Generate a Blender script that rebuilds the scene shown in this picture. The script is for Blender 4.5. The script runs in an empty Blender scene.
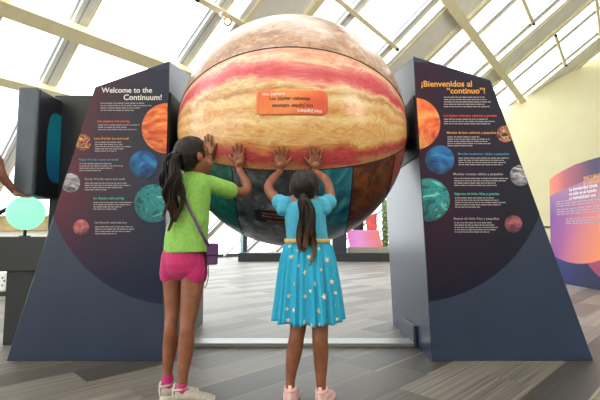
import bpy, bmesh, math, random
from mathutils import Vector as V, Matrix, noise
random.seed(7)
COL = bpy.context.scene.collection
SC = bpy.context.scene
PI = math.pi

# ------------------------------------------------------------------ camera geometry
FL = 420.0
TH = math.atan(36 / 420)
CT, ST = math.cos(TH), math.sin(TH)
CAM = V((0, 0, .8))
def ray(x, y):
    a, b = (x - 300) / FL, (200 - y) / FL
    return V((a, CT - b * ST, ST + b * CT))
def at(x, y, Y):
    d = ray(x, y)
    return CAM + d * (Y / d.y)
def fl(x, y):
    d = ray(x, y)
    return CAM - d * (.8 / d.z)
def pxm(Y):
    return Y / FL            # metres per pixel at distance Y

cam = bpy.data.cameras.new('camera')
co = bpy.data.objects.new('camera', cam)
COL.objects.link(co)
co.location = CAM
co.rotation_euler = (PI / 2 + TH, 0, 0)
cam.sensor_width = 36
cam.lens = FL / 600 * 36
cam.clip_end = 400
SC.camera = co

# ------------------------------------------------------------------ materials
def lin(c):
    f = lambda v: v / 12.92 if v <= .04045 else ((v + .055) / 1.055) ** 2.4
    return (f(c[0] / 255), f(c[1] / 255), f(c[2] / 255), 1)

class NT:
    def __init__(s, name, rough=.6, spec=.5):
        s.m = bpy.data.materials.new(name)
        s.m.use_nodes = True
        s.t = s.m.node_tree
        s.b = s.t.nodes['Principled BSDF']
        s.b.inputs['Roughness'].default_value = rough
        s.b.inputs['Specular IOR Level'].default_value = spec
    def n(s, typ, **kw):
        nd = s.t.nodes.new(typ)
        for k, v in kw.items(): setattr(nd, k, v)
        return nd
    def put(s, sock, v):
        if v is None: return
        if isinstance(v, bpy.types.NodeSocket): s.t.links.new(v, sock)
        else: sock.default_value = v
    def math(s, op, a, b=None, c=None, clamp=False):
        nd = s.n('ShaderNodeMath', operation=op, use_clamp=clamp)
        s.put(nd.inputs[0], a); s.put(nd.inputs[1], b); s.put(nd.inputs[2], c)
        return nd.outputs[0]
    def mix(s, f, a, b, mode='MIX'):
        nd = s.n('ShaderNodeMix', data_type='RGBA', blend_type=mode)
        s.put(nd.inputs[0], f); s.put(nd.inputs[6], a); s.put(nd.inputs[7], b)
        return nd.outputs[2]
    def ramp(s, f, stops, interp='LINEAR'):
        nd = s.n('ShaderNodeValToRGB')
        cr = nd.color_ramp
        cr.interpolation = interp
        while len(cr.elements) < len(stops): cr.elements.new(.5)
        for e, (p, c) in zip(cr.elements, sorted(stops, key=lambda q: q[0])):
            e.position = p
            e.color = lin(c) if len(c) == 3 else c
        s.put(nd.inputs[0], f)
        return nd.outputs[0]
    def obj(s):
        return s.n('ShaderNodeTexCoord').outputs['Object']
    def sep(s, v):
        nd = s.n('ShaderNodeSeparateXYZ'); s.put(nd.inputs[0], v)
        return nd.outputs
    def comb(s, x, y, z):
        nd = s.n('ShaderNodeCombineXYZ')
        for i, q in enumerate((x, y, z)): s.put(nd.inputs[i], q)
        return nd.outputs[0]
    def mapn(s, v, scale=(1, 1, 1), loc=(0, 0, 0), rot=(0, 0, 0)):
        nd = s.n('ShaderNodeMapping')
        s.put(nd.inputs[0], v)
        nd.inputs['Scale'].default_value = scale
        nd.inputs['Location'].default_value = loc
        nd.inputs['Rotation'].default_value = rot
        return nd.outputs[0]
    def noise(s, v, scale=5, detail=4, rough=.55, dist=0.):
        nd = s.n('ShaderNodeTexNoise')
        s.put(nd.inputs['Vector'], v)
        nd.inputs['Scale'].default_value = scale
        nd.inputs['Detail'].default_value = detail
        nd.inputs['Roughness'].default_value = rough
        nd.inputs['Distortion'].default_value = dist
        return nd.outputs[0]
    def color(s, c): s.put(s.b.inputs['Base Color'], c)
    def bump(s, h, strength=.3, dist=.01):
        nd = s.n('ShaderNodeBump')
        nd.inputs['Strength'].default_value = strength
        nd.inputs['Distance'].default_value = dist
        s.put(nd.inputs['Height'], h)
        s.put(s.b.inputs['Normal'], nd.outputs[0])

def plain(name, c, rough=.6, var=.06, scale=30, spec=.5, metal=0., bump=0., coat=0.):
    t = NT(name, rough, spec)
    n = t.noise(t.obj(), scale, 3)
    lo = tuple(max(0, v * (1 - var)) for v in c); hi = tuple(min(255, v * (1 + var)) for v in c)
    t.color(t.ramp(n, [(.3, lo), (.7, hi)]))
    t.b.inputs['Metallic'].default_value = metal
    t.b.inputs['Coat Weight'].default_value = coat
    if bump: t.bump(n, bump, .004)
    return t.m
def emit(name, c, strength=1.):
    t = NT(name)
    t.color((0.01, 0.01, 0.01, 1))
    t.b.inputs['Emission Color'].default_value = lin(c)
    t.b.inputs['Emission Strength'].default_value = strength
    return t.m

M = {}
M['slate'] = plain('slate_paint', (40, 52, 76), .32, .03, 6, .45)
M['black'] = plain('matte_black', (20, 21, 24), .5, .1)
M['nearblack'] = plain('dark_paint', (30, 33, 38), .45, .06, 12)
M['kiosk'] = plain('kiosk_paint', (74, 84, 96), .4, .04, 12)
M['kiosk_dark'] = plain('kiosk_dark_paint', (30, 32, 36), .4, .04, 12)
M['cream'] = plain('cream_steel', (243, 234, 196), .5, .02, 4)
M['soffit'] = plain('soffit_white', (246, 245, 238), .6, .02, 3)
M['mullion'] = plain('white_mullion', (236, 238, 238), .45, .02, 4)
M['gasket'] = plain('grey_gasket', (176, 184, 194), .5, .04, 8)
M['wallcream'] = plain('cream_wall_paint', (255, 247, 208), .7, .015, 1.2)
M['steel'] = plain('brushed_steel', (140, 140, 138), .35, .05, 60, metal=.6)
M['steel_dark'] = plain('dark_steel', (66, 72, 84), .4, .05, 60, metal=.3)
M['bolt'] = plain('bolt_black', (25, 25, 25), .4)
M['text_white'] = plain('print_white', (236, 232, 228), .6, .01)
M['text_body'] = plain('print_pale', (160, 150, 156), .6, .01)
M['text_gold'] = plain('print_gold', (226, 160, 70), .6, .01)
M['text_orange'] = plain('print_orange', (236, 106, 62), .6, .01)
M['text_red'] = plain('print_red', (226, 76, 54), .6, .01)
M['text_blue'] = plain('print_blue', (66, 150, 190), .6, .01)
M['text_teal'] = plain('print_teal', (70, 190, 175), .6, .01)
M['text_grey'] = plain('print_grey', (172, 158, 168), .6, .01)
M['text_dark'] = plain('print_dark', (52, 30, 34), .6, .01)

# ------------------------------------------------------------------ mesh helpers
class MB:
    def __init__(s): s.v = []; s.f = []
    def add(s, vs, fs):
        o = len(s.v)
        s.v += [V(v) for v in vs]
        s.f += [tuple(i + o for i in f) for f in fs]
        return s
    def box(s, lo, hi):
        (a, b, c), (d, e, f) = lo, hi
        return s.hexa([(a, b, c), (d, b, c), (d, e, c), (a, e, c), (a, b, f), (d, b, f), (d, e, f), (a, e, f)])
    def hexa(s, p):
        return s.add(p, [(0, 3, 2, 1), (4, 5, 6, 7), (0, 1, 5, 4), (1, 2, 6, 5), (2, 3, 7, 6), (3, 0, 4, 7)])
    def obox(s, c, ax, ay, az):
        c, ax, ay, az = V(c), V(ax), V(ay), V(az)
        return s.hexa([c - ax - ay - az, c + ax - ay - az, c + ax + ay - az, c - ax + ay - az,
                       c - ax - ay + az, c + ax - ay + az, c + ax + ay + az, c - ax + ay + az])
    def prism(s, poly, off):
        n = len(poly); off = V(off)
        vs = [V(p) for p in poly] + [V(p) + off for p in poly]
        fs = [tuple(range(n)), tuple(range(2 * n - 1, n - 1, -1))]
        fs += [(i, i + n, (i + 1) % n + n, (i + 1) % n) for i in range(n)]
        return s.add(vs, fs)
    def tube(s, pts, rad, seg=14, side=None, cap=True, sub=1):
        """pts smoothly joined; rad number or (a, b) per point, a along side"""
        pts = [V(p) for p in pts]
        rad = [(r, r) if not isinstance(r, (tuple, list)) else tuple(r) for r in rad]
        if sub > 1 and len(pts) > 2: pts, rad = smooth(pts, rad, sub)
        n = len(pts)
        if cap:
            d0 = (pts[0] - pts[1]).normalized(); d1 = (pts[-1] - pts[-2]).normalized()
            pre = []; post = []
            for k in (3, 2, 1):
                a = k / 3 * PI / 2 * .96
                m0 = min(rad[0]); m1 = min(rad[-1])
                pre.append((pts[0] + d0 * m0 * math.sin(a), (rad[0][0] - m0 + m0 * math.cos(a), rad[0][1] - m0 + m0 * math.cos(a))))
                post.insert(0, (pts[-1] + d1 * m1 * math.sin(a), (rad[-1][0] - m1 + m1 * math.cos(a), rad[-1][1] - m1 + m1 * math.cos(a))))
            pts = [p for p, _ in pre] + pts + [p for p, _ in post]
            rad = [r for _, r in pre] + rad + [r for _, r in post]
            n = len(pts)
        vs = []; prev = None
        for i in range(n):
            t = (pts[min(i + 1, n - 1)] - pts[max(i - 1, 0)])
            t = t.normalized() if t.length > 1e-9 else V((0, 0, 1))
            if side is not None: a = V(side)
            else: a = prev if prev is not None else (V((1, 0, 0)) if abs(t.x) < .8 else V((0, 1, 0)))
            a = (a - t * a.dot(t)).normalized()
            prev = a
            b = t.cross(a)
            for k in range(seg):
                q = 2 * PI * k / seg
                vs.append(pts[i] + a * math.cos(q) * rad[i][0] + b * math.sin(q) * rad[i][1])
        fs = [(i * seg + k, i * seg + (k + 1) % seg, (i + 1) * seg + (k + 1) % seg, (i + 1) * seg + k)
              for i in range(n - 1) for k in range(seg)]
        fs.append(tuple(range(seg - 1, -1, -1)))
        fs.append(tuple(range((n - 1) * seg, n * seg)))
        return s.add(vs, fs)
    def blob(s, c, r, ax=None, seg=20, rings=12):
        c = V(c)
        A = ax or (V((1, 0, 0)), V((0, 1, 0)), V((0, 0, 1)))
        if not isinstance(r, (tuple, list)): r = (r, r, r)
        vs = []
        for i in range(1, rings):
            t = PI * i / rings
            for k in range(seg):
                p = 2 * PI * k / seg
                vs.append(c + A[0] * r[0] * math.sin(t) * math.cos(p) + A[1] * r[1] * math.sin(t) * math.sin(p) + A[2] * r[2] * math.cos(t))
        top = len(vs); vs += [c + A[2] * r[2], c - A[2] * r[2]]
        fs = [(i * seg + k, (i + 1) * seg + k, (i + 1) * seg + (k + 1) % seg, i * seg + (k + 1) % seg) for i in range(rings - 2) for k in range(seg)]
        fs += [(top, k, (k + 1) % seg) for k in range(seg)]
        fs += [(top + 1, (rings - 2) * seg + (k + 1) % seg, (rings - 2) * seg + k) for k in range(seg)]
        return s.add(vs, fs)
    def mesh(s, name, origin=(0, 0, 0), smooth_=False):
        o = V(origin)
        me = bpy.data.meshes.new(name)
        me.from_pydata([tuple(v - o) for v in s.v], [], s.f)
        me.update()
        if smooth_: me.polygons.foreach_set('use_smooth', [True] * len(me.polygons))
        return me

def smooth(pts, rad, sub):
    P = [pts[0]] + pts + [pts[-1]]; R = [rad[0]] + rad + [rad[-1]]
    op, orr = [], []
    for i in range(1, len(P) - 2):
        for k in range(sub):
            t = k / sub
            cr = lambda a, b, c, d: .5 * (2 * b + (c - a) * t + (2 * a - 5 * b + 4 * c - d) * t * t + (3 * b - a - 3 * c + d) * t ** 3)
            op.append(cr(P[i - 1], P[i], P[i + 1], P[i + 2]))
            orr.append(tuple(max(.0005, cr(R[i - 1][j], R[i][j], R[i + 1][j], R[i + 2][j])) for j in (0, 1)))
    op.append(pts[-1]); orr.append(rad[-1])
    return op, orr

def tag(o, label=None, cat=None, group=None, kind=None):
    if label: o['label'] = label
    if cat: o['category'] = cat
    if group: o['group'] = group
    if kind: o['kind'] = kind
    return o
def wloc(o):
    l = V(o.location)
    return l + wloc(o.parent) if o.parent else l
def link(name, me, m, parent=None, origin=(0, 0, 0)):
    if m: me.materials.append(m)
    o = bpy.data.objects.new(name, me)
    COL.objects.link(o)
    if parent: o.parent = parent
    else: o.location = origin
    return o
def build(name, mb, m, parent=None, sm=False, origin=None, bevel=0, seg=2):
    if parent: og = wloc(parent)
    elif origin is not None: og = V(origin)
    else:
        xs = [v.x for v in mb.v]; ys = [v.y for v in mb.v]
        og = V(((min(xs) + max(xs)) / 2, (min(ys) + max(ys)) / 2, min(v.z for v in mb.v)))
    me = mb.mesh(name, og, sm)
    bm = bmesh.new(); bm.from_mesh(me)
    bmesh.ops.recalc_face_normals(bm, faces=bm.faces)
    if bevel:
        bmesh.ops.bevel(bm, geom=[e for e in bm.edges if len(e.link_faces) == 2 and e.calc_face_angle(0) > .5], offset=bevel, segments=seg, affect='EDGES', profile=.6)
    bm.to_mesh(me); bm.free()
    return link(name, me, m, parent, og)
def empty(name, loc, label=None, cat=None, group=None):
    o = bpy.data.objects.new(name, None)
    COL.objects.link(o); o.location = loc
    o.empty_display_size = .1
    return tag(o, label, cat, group)
def remeshed(name, mb, m, parent, voxel=.004, smi=4, factor=.5, post=None, dec=0):
    og = wloc(parent)
    me = mb.mesh('tmp', og)
    o = bpy.data.objects.new('tmp', me); COL.objects.link(o)
    md = o.modifiers.new('r', 'REMESH'); md.mode = 'VOXEL'; md.voxel_size = voxel; md.adaptivity = 0
    if smi:
        sm = o.modifiers.new('s', 'SMOOTH'); sm.factor = factor; sm.iterations = smi
    if dec:
        d = o.modifiers.new('d', 'DECIMATE'); d.ratio = dec
    dg = bpy.context.evaluated_depsgraph_get()
    r = bpy.data.meshes.new_from_object(o.evaluated_get(dg))
    bpy.data.objects.remove(o)
    r.name = name
    r.materials.clear()
    if post:
        for v in r.vertices: v.co = post(v.co + og) - og
    r.polygons.foreach_set('use_smooth', [True] * len(r.polygons))
    return link(name, r, m, parent)

def textdata(s, bold=0.):
    c = bpy.data.curves.new('t', 'FONT')
    c.body = s; c.size = 1; c.offset = bold; c.resolution_u = 3
    o = bpy.data.objects.new('t', c); COL.objects.link(o)
    dg = bpy.context.evaluated_depsgraph_get()
    me = bpy.data.meshes.new_from_object(o.evaluated_get(dg))
    vs = [V(v.co) for v in me.vertices]; fs = [tuple(p.vertices) for p in me.polygons]
    bpy.data.objects.remove(o)
    x0 = min(v.x for v in vs); x1 = max(v.x for v in vs)
    return [(v.x - x0, v.y) for v in vs], fs, x1 - x0

# ------------------------------------------------------------------ floor material (carpet planks laid diagonally)
t = NT('carpet_planks', .45, .5)
P = t.sep(t.mapn(t.n('ShaderNodeNewGeometry').outputs['Position'], rot=(0, 0, -PI / 4)))
u, v = P[0], P[1]
row = t.math('FLOOR', t.math('DIVIDE', v, .25))
wn = t.n('ShaderNodeTexWhiteNoise', noise_dimensions='1D'); t.put(wn.inputs['W'], row)
uu = t.math('ADD', t.math('DIVIDE', u, 1.0), t.math('MULTIPLY', wn.outputs[0], 3.1))
cell = t.math('FLOOR', uu)
wn2 = t.n('ShaderNodeTexWhiteNoise', noise_dimensions='3D'); t.put(wn2.inputs['Vector'], t.comb(row, cell, 3.3))
base = t.ramp(wn2.outputs[0], [(0, (74, 66, 57)), (.17, (96, 88, 78)), (.3, (158, 153, 146)), (.48, (118, 110, 100)), (.62, (172, 168, 162)), (.8, (100, 92, 82)), (.9, (146, 140, 132))], 'CONSTANT')
lines = t.noise(t.comb(t.math('MULTIPLY', u, .7), t.math('MULTIPLY', v, 75), cell), 1, 3, .7)
stripe = t.ramp(lines, [(.36, (70, 64, 58)), (.5, (146, 141, 134)), (.62, (214, 211, 206))])
col = t.mix(.62, base, stripe, 'OVERLAY')
fib = t.noise(t.mapn(t.comb(u, v, 0), scale=(60, 220, 1)), 1, 2)
col = t.mix(.25, col, t.ramp(fib, [(.3, (70, 66, 60)), (.7, (190, 186, 180))]), 'SOFT_LIGHT')
fr = t.math('FRACT', t.math('DIVIDE', v, .25))
edge = t.math('LESS_THAN', fr, .035)
wn3 = t.n('ShaderNodeTexWhiteNoise', noise_dimensions='3D'); t.put(wn3.inputs['Vector'], t.comb(row, cell, 9.1))
yl = t.math('MULTIPLY', edge, t.math('GREATER_THAN', wn3.outputs[0], .72))
bl = t.math('MULTIPLY', edge, t.math('LESS_THAN', wn3.outputs[0], .25))
col = t.mix(yl, col, lin((186, 172, 128)))
col = t.mix(bl, col, lin((120, 134, 140)))
t.color(t.mix(1.0, col, (.56, .52, .475, 1), 'MULTIPLY'))
t.bump(lines, .15, .004)
t.b.inputs['Sheen Weight'].default_value = .12
t.b.inputs['Sheen Roughness'].default_value = .4
M['carpet'] = t.m

# ------------------------------------------------------------------ roof frame of reference
AZ = math.radians(37.5)
RO = V((0, 20, 0))
RP = V((math.sin(AZ), math.cos(AZ), 0))
RH = V((-math.cos(AZ), math.sin(AZ), 0))
RD = (RH - V((0, 0, .70))).normalized()
RN = RP.cross(RD).normalized()
if RN.z > 0: RN = -RN                    # pointing down, into the room
def rf(s, r, d=0.): return RO + RP * s + RD * r + RN * d
def roof_sr(x, y, d=0.):
    dd = ray(x, y); o = RO + RN * d
    q = RN.dot(o - CAM) / RN.dot(dd)
    P_ = CAM + dd * q - RO
    return P_.dot(RP), P_.dot(RD)

SMIN, SMAX, RTOP = -30.0, 20.0, -15.4
# floor ends at the foot of the glazing
mb = MB(); a0, a1 = rf(-40, 0), rf(26, 0)
mb.prism([(a0.x, a0.y, 0), (a0.x, -14, 0), (24, -14, 0), (24, a1.y, 0), (a1.x, a1.y, 0)], (0, 0, -.2))
tag(build('floor', mb, M['carpet'], origin=(0, 0, 0)), kind='structure')
mb = MB(); n_ = -RH
q = [rf(-40, 0), rf(26, 0)]
mb.hexa([q[0] + V((0, 0, 0)), q[1], q[1] + n_ * .15, q[0] + n_ * .15] + [p + V((0, 0, .12)) for p in (q[0], q[1], q[1] + n_ * .15, q[0] + n_ * .15)])
tag(build('trim_1', mb, M['nearblack']), kind='structure')

# periodic layout along the glazing (s), measured from the photograph
kk = 1.284
def S_(s): # earlier survey was made with the glazing 16 m away
    return (s + 12.694) * kk - 20 * math.cos(AZ) + 0
trim_n = [2]
def bar(name_mat, s0, s1, r0, r1, d0, d1, bev=0):
    mb = MB()
    mb.hexa([rf(s0, r0, d0), rf(s1, r0, d0), rf(s1, r1, d0), rf(s0, r1, d0), rf(s0, r0, d1), rf(s1, r0, d1), rf(s1, r1, d1), rf(s0, r1, d1)])
    o = build('trim_%d' % trim_n[0], mb, M[name_mat]); trim_n[0] += 1
    tag(o, kind='structure'); return o
edges = []; low = []
RLOW = -5.3
for k in range(-3, 6):
    y0 = -11.25 + 3.55 * k
    s = S_(y0)
    soff0, soff1 = S_(y0 - .88), S_(y0 - .1)
    root = bar('soffit', soff0, soff1, RTOP, RLOW, -.02, .06)
    for (mt, a, b, d) in (('cream', soff1, soff1 + .16, .14), ('mullion', soff0 - .2, soff0 - .09, .10), ('cream', soff0 - .09, soff0, .13)):
        mb = MB()
        mb.hexa([rf(a, RTOP, -.04), rf(b, RTOP, -.04), rf(b, RLOW, -.04), rf(a, RLOW, -.04), rf(a, RTOP, d), rf(b, RTOP, d), rf(b, RLOW, d), rf(a, RLOW, d)])
        build('edge_strip', mb, M[mt], root)
    ms = []
    for m0 in (y0 + .62, y0 + 2.08):
        a = S_(m0) + .06; b = a + .22
        o = bar('mullion', a, b, RTOP, 0, -.05, .07)
        for (x0, x1, d, mt) in ((a - .03, a, .0, 'gasket'), (a + .06, a + .085, .074, 'gasket'), (b - .03, b, .09, 'cream')):
            mb = MB()
            mb.hexa([rf(x0, RTOP, -.04), rf(x1, RTOP, -.04), rf(x1, 0, -.04), rf(x0, 0, -.04), rf(x0, RTOP, d), rf(x1, RTOP, d), rf(x1, 0, d), rf(x0, 0, d)])
            build('edge_strip', mb, M[mt], o)
        ms += [(a - .05, b)]
    low.append((soff0 - .2, soff1 + .16))
    edges += [(soff0 - .2, soff1 + .16)] + ms
edges.sort()
# clear glass panes between the bars
t = NT('clear_glass', .02)
gl = t.n('ShaderNodeBsdfGlossy'); gl.inputs['Roughness'].default_value = .02
tr = t.n('ShaderNodeBsdfTransparent'); tr.inputs[0].default_value = (.96, .98, .98, 1)
mx = t.n('ShaderNodeMixShader'); mx.inputs[0].default_value = .06
t.t.links.new(tr.outputs[0], mx.inputs[1]); t.t.links.new(gl.outputs[0], mx.inputs[2])
t.t.links.new(mx.outputs[0], t.t.nodes['Material Output'].inputs[0])
M['glass'] = t.m
wn_ = 1
for (a, b), (c, d) in zip(edges[:-1], edges[1:]):
    if c - b < .1: continue
    mb = MB()
    mb.hexa([rf(b, RTOP, -.02), rf(c, RTOP, -.02), rf(c, 0, -.02), rf(b, 0, -.02), rf(b, RTOP, -.012), rf(c, RTOP, -.012), rf(c, 0, -.012), rf(b, 0, -.012)])
    tag(build('window_%d' % wn_, mb, M['glass']), kind='structure'); wn_ += 1

for a, b in low:
    mb = MB()
    mb.hexa([rf(a, RLOW, -.02), rf(b, RLOW, -.02), rf(b, 0, -.02), rf(a, 0, -.02), rf(a, RLOW, -.012), rf(b, RLOW, -.012), rf(b, 0, -.012), rf(a, 0, -.012)])
    tag(build('window_%d' % wn_, mb, M['glass']), kind='structure'); wn_ += 1
    bar('mullion', b - .08, b, RLOW, 0, -.05, .07)
S0, S1 = edges[0][0], edges[-1][1]
def purlin(y_px, x_px, w, d0, d1, s0=None, s1=None, mt='cream'):
    _, r = roof_sr(x_px, y_px, d1)
    return bar(mt, S0 if s0 is None else s0, S1 if s1 is None else s1, r - w / 2, r + w / 2, d0, d1)
purlin(8.5, 0, .22, .10, .28)          # heavy beam upper left
tp = roof_sr(223, 12.5, .18)
purlin(84, 8, .16, .08, .22)
_, rr = roof_sr(483, 48, .22)
bar('cream', S_(-14), S1, rr - .11, rr + .11, .15, .24)
# slim tie rods spanning single bays, each with small black end bolts
def rod(x, y, s0, s1):
    _, r = roof_sr(x, y, .12)
    o = bar('cream', s0, s1, r - .045, r + .045, .06, .16)
    for s in (s0 + .03, s1 - .03):
        mb = MB(); mb.tube([rf(s, r, .15), rf(s, r, .19)], [.04, .04], 10)
        build('bolt', mb, M['bolt'], o)
    return o
rod(366, 23, roof_sr(325, 0, .12)[0], roof_sr(397, 48, .12)[0])
rod(527, 10, roof_sr(512, -8, .12)[0], roof_sr(535, 21, .12)[0])
rod(560, 50, roof_sr(549, 39, .12)[0], roof_sr(571, 60, .12)[0])
rod(597, 8, roof_sr(591, -2, .12)[0], roof_sr(612, 30, .12)[0])
rod(223, 12.5, roof_sr(196, -6, .12)[0], roof_sr(247, 28, .12)[0])

# cream end wall, with sloping top under the glazing
YW = 16.6
def rz(X, Y): return .70 * (X * math.cos(AZ) + (20 - Y) * math.sin(AZ))
mb = MB()
x0, x1 = 5.9, 22
mb.prism([(x0, YW, 0), (x1, YW, 0), (x1, YW, rz(x1, YW) - .1), (x0, YW, rz(x0, YW) - .1)], (0, .2, 0))
tag(build('wall_right', mb, M['wallcream']), kind='structure')
p = at(545, 227, YW)
mb = MB().box((x0, YW - .03, p.z - .03), (x1, YW, p.z + .03))
tag(build('trim_%d' % trim_n[0], mb, M['steel_dark']), kind='structure'); trim_n[0] += 1
# solid room behind the viewer
zc_ = rf(0, RTOP).z
q0, q1 = rf(-40, RTOP), rf(60, RTOP)
mb = MB().prism([q0, q1, q1 - RH * 40, q0 - RH * 40], (0, 0, .3))
tag(build('ceiling', mb, M['soffit']), kind='structure')
mb = MB().box((-16, -14, 0), (24, -13.8, 11))
tag(build('wall_back', mb, M['wallcream']), kind='structure')
mb = MB().box((23.8, -14, 0), (24, 16.6, 11))
tag(build('wall_side', mb, M['wallcream']), kind='structure')

# ------------------------------------------------------------------ the two big text panels
YP = fl(432, 361).y
G = .006
def clip(poly, inside, inter):
    out = []
    for i in range(len(poly)):
        a, b = poly[i - 1], poly[i]
        ia, ib = inside(a), inside(b)
        if ia != ib: out.append(inter(a, b))
        if ib: out.append(b)
    return out
def clip_convex(poly, cl):
    ar = sum(cl[i - 1][0] * cl[i][1] - cl[i][0] * cl[i - 1][1] for i in range(len(cl)))
    sg = 1 if ar > 0 else -1
    for i in range(len(cl)):
        a, b = cl[i - 1], cl[i]
        fn = lambda p: sg * ((b[0] - a[0]) * (p[1] - a[1]) - (b[1] - a[1]) * (p[0] - a[0]))
        def inter(p, q):
            fp, fq = fn(p), fn(q); k = fp / (fp - fq)
            return (p[0] + (q[0] - p[0]) * k, p[1] + (q[1] - p[1]) * k)
        poly = clip(poly, lambda p: fn(p) >= 0, inter)
        if not poly: break
    return poly
def circ(cx, cy, r, n=72): return [(cx + r * math.cos(2 * PI * i / n), cy + r * math.sin(2 * PI * i / n)) for i in range(n)]

def graphic(name, poly_px, Y, d, mat, parent):
    """flat printed area: pixel polygon carried onto the panel's own plane"""
    mb = MB().prism([at(x, y, Y) + V((0, -d, 0)) for x, y in poly_px], (0, .0012, 0))
    return build(name, mb, mat, parent)

def panel_gradient(name, stops_x, x_lo, x_hi, z_dark, dark):
    t = NT(name, .5, .25)
    P = t.sep(t.n('ShaderNodeNewGeometry').outputs['Position'])
    nz = t.noise(t.n('ShaderNodeNewGeometry').outputs['Position'], 1.6, 2)
    f = t.math('ADD', t.math('DIVIDE', t.math('SUBTRACT', P[0], x_lo), x_hi - x_lo), t.math('MULTIPLY', t.math('SUBTRACT', nz, .5), .5), clamp=True)
    c = t.ramp(f, stops_x)
    g = t.math('DIVIDE', t.math('SUBTRACT', z_dark[1], P[2]), z_dark[1] - z_dark[0], clamp=True)
    t.color(t.mix(g, c, lin(dark)))
    return t.m

def planet_mat(name, stops, scale=6, dist=2., stretch=(1, 1, 1), centre=(0, 0, 0), R=.1, rim=.5):
    t = NT(name, .5, .4)
    pos = t.n('ShaderNodeNewGeometry').outputs['Position']
    m = t.mapn(pos, scale=stretch)
    n = t.noise(m, scale, 5, .55, dist)
    c = t.ramp(n, stops)
    vd = t.n('ShaderNodeVectorMath', operation='DISTANCE'); t.put(vd.inputs[0], pos)
    vd.inputs[1].default_value = (centre[0] + R * .3, centre[1], centre[2] + R * .45)
    k = t.math('DIVIDE', t.math('SUBTRACT', vd.outputs['Value'], R * .55), R * 1.0, clamp=True)
    t.color(t.mix(t.math('MULTIPLY', k, rim), c, lin((14, 12, 30))))      # the printed planet's own drawn shading
    return t.m

def text_on(name, s, x0, x1, yb, Y, mat, parent, bold=0., d=.0085):
    vs, fs, w = textdata(s, bold)
    a, b = at(x0, yb, Y), at(x1, yb, Y)
    k = (b.x - a.x) / w
    mb = MB().add([(a.x + x * k, Y - d, a.z + y * k) for x, y in vs], fs)
    o = build(name, mb, mat, parent)
    return o
def body_lines(blocks, Y, mat, parent, d=.0085):
    for (x0, y0, rows, dy, sl) in blocks:
        mb = MB()
        for i, x1 in enumerate(rows):
            x = x0; yy = y0 + i * dy
            while x < x1 - 1:
                w = min(random.choice((1.6, 2.4, 3.2, 4.4, 5.5)), x1 - x)
                a = at(x, yy + .5, Y); b = at(x + w, yy - .45, Y)
                mb.add([(a.x, Y - d, a.z), (b.x, Y - d, a.z), (b.x, Y - d, b.z), (a.x, Y - d, b.z)], [(0, 1, 2, 3)])
                x += w + .75
        build('body_text', mb, mat, parent)

def big_panel(front_px, back_y, back_dz, side, label):
    fp = [at(x, y, YP) for x, y in front_px]      # outer-bottom, inner-bottom, inner-top, outer-top
    base = V(((fp[0].x + fp[1].x) / 2, YP + .55, 0))
    root = empty('text_panel', base, label, 'exhibit panel')
    fp[0].z = fp[1].z = 0
    bk = [V((p.x, back_y, p.z)) for p in fp]
    bk[2].z += back_dz; bk[3].z += back_dz
    bk[1].x = fp[1].x + side * .01; bk[2].x = fp[2].x
    bk[0].x *= .93; bk[3].x *= .96
    mb = MB().add(fp + bk, [(0, 1, 2, 3), (7, 6, 5, 4), (0, 4, 5, 1), (1, 5, 6, 2), (2, 6, 7, 3), (3, 7, 4, 0)])
    build('body', mb, M['slate'], root, bevel=.004, seg=1)
    return root, fp
LPX = [(6, 361), (162, 361), (169.5, 61), (95, 87)]
RPX = [(594, 361), (432, 361), (413.2, 56), (490.5, 80)]
LP, lf = big_panel(LPX, 3.959, .24, -1, 'dark slate exhibit panel headed Welcome to the Continuum, left of the big globe')
RPn, rf_ = big_panel(RPX, 3.959, .22, 1, 'dark slate exhibit panel headed Bienvenidos al continuo, right of the big globe')

def inset(px, k=.8):
    cx = sum(p[0] for p in px) / 4; cy = sum(p[1] for p in px) / 4
    return [(x + (cx - x) * k / 100, y + (cy - y) * k / 100) for x, y in px]
# printed backgrounds
gpl = clip_convex(clip_convex(circ(177, 175, 130, 160), inset(LPX)), [(0, 69), (600, 69), (600, 400), (0, 400)])
gpr = clip_convex(clip_convex(circ(413, 168, 134.5, 160), inset(RPX)), [(0, 62.5), (600, 62.5), (600, 400), (0, 400)])
xl = at(60, 200, YP).x; xr = at(168, 200, YP).x
graphic('printed_background', gpl, YP, .003, panel_gradient('print_left', [(0, (98, 44, 60)), (.3, (70, 48, 60)), (.65, (56, 52, 66)), (1, (42, 50, 72))], xl, xr, (.45, 1.15), (26, 30, 58)), LP)
xl = at(415, 200, YP).x; xr = at(530, 200, YP).x
graphic('printed_background', gpr, YP, .003, panel_gradient('print_right', [(0, (54, 20, 42)), (.4, (38, 20, 42)), (.75, (24, 19, 38)), (1, (19, 24, 42))], xl, xr, (.4, .9), (14, 16, 40)), RPn)

def planets(lst, panel, clipper):
    for i, (lab, cx, cy, r, stops, sc, dist, st, rim) in enumerate(lst):
        c = at(cx, cy, YP)
        pl = clip_convex(circ(cx, cy, r), inset(clipper, .9))
        m = planet_mat('planet_print', stops, sc, dist, st, (c.x, c.y, c.z), r * pxm(YP), rim)
        o = graphic('printed_planet', pl, YP, .0055, m, panel)
        o['label'] = lab
ORA = [(.3, (176, 62, 30)), (.45, (232, 96, 52)), (.55, (240, 130, 66)), (.7, (250, 176, 96))]
LAV = [(.40, (44, 26, 34)), (.46, (186, 70, 44)), (.50, (56, 32, 36)), (.54, (232, 176, 116)), (.6, (48, 30, 34))]
BLU = [(.35, (10, 42, 96)), (.5, (16, 90, 158)), (.68, (40, 150, 196))]
ROC = [(.35, (80, 76, 88)), (.5, (150, 146, 156)), (.65, (206, 202, 208))]
TEA = [(.36, (16, 84, 92)), (.47, (40, 150, 150)), (.54, (24, 106, 116)), (.66, (110, 206, 196))]
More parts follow.
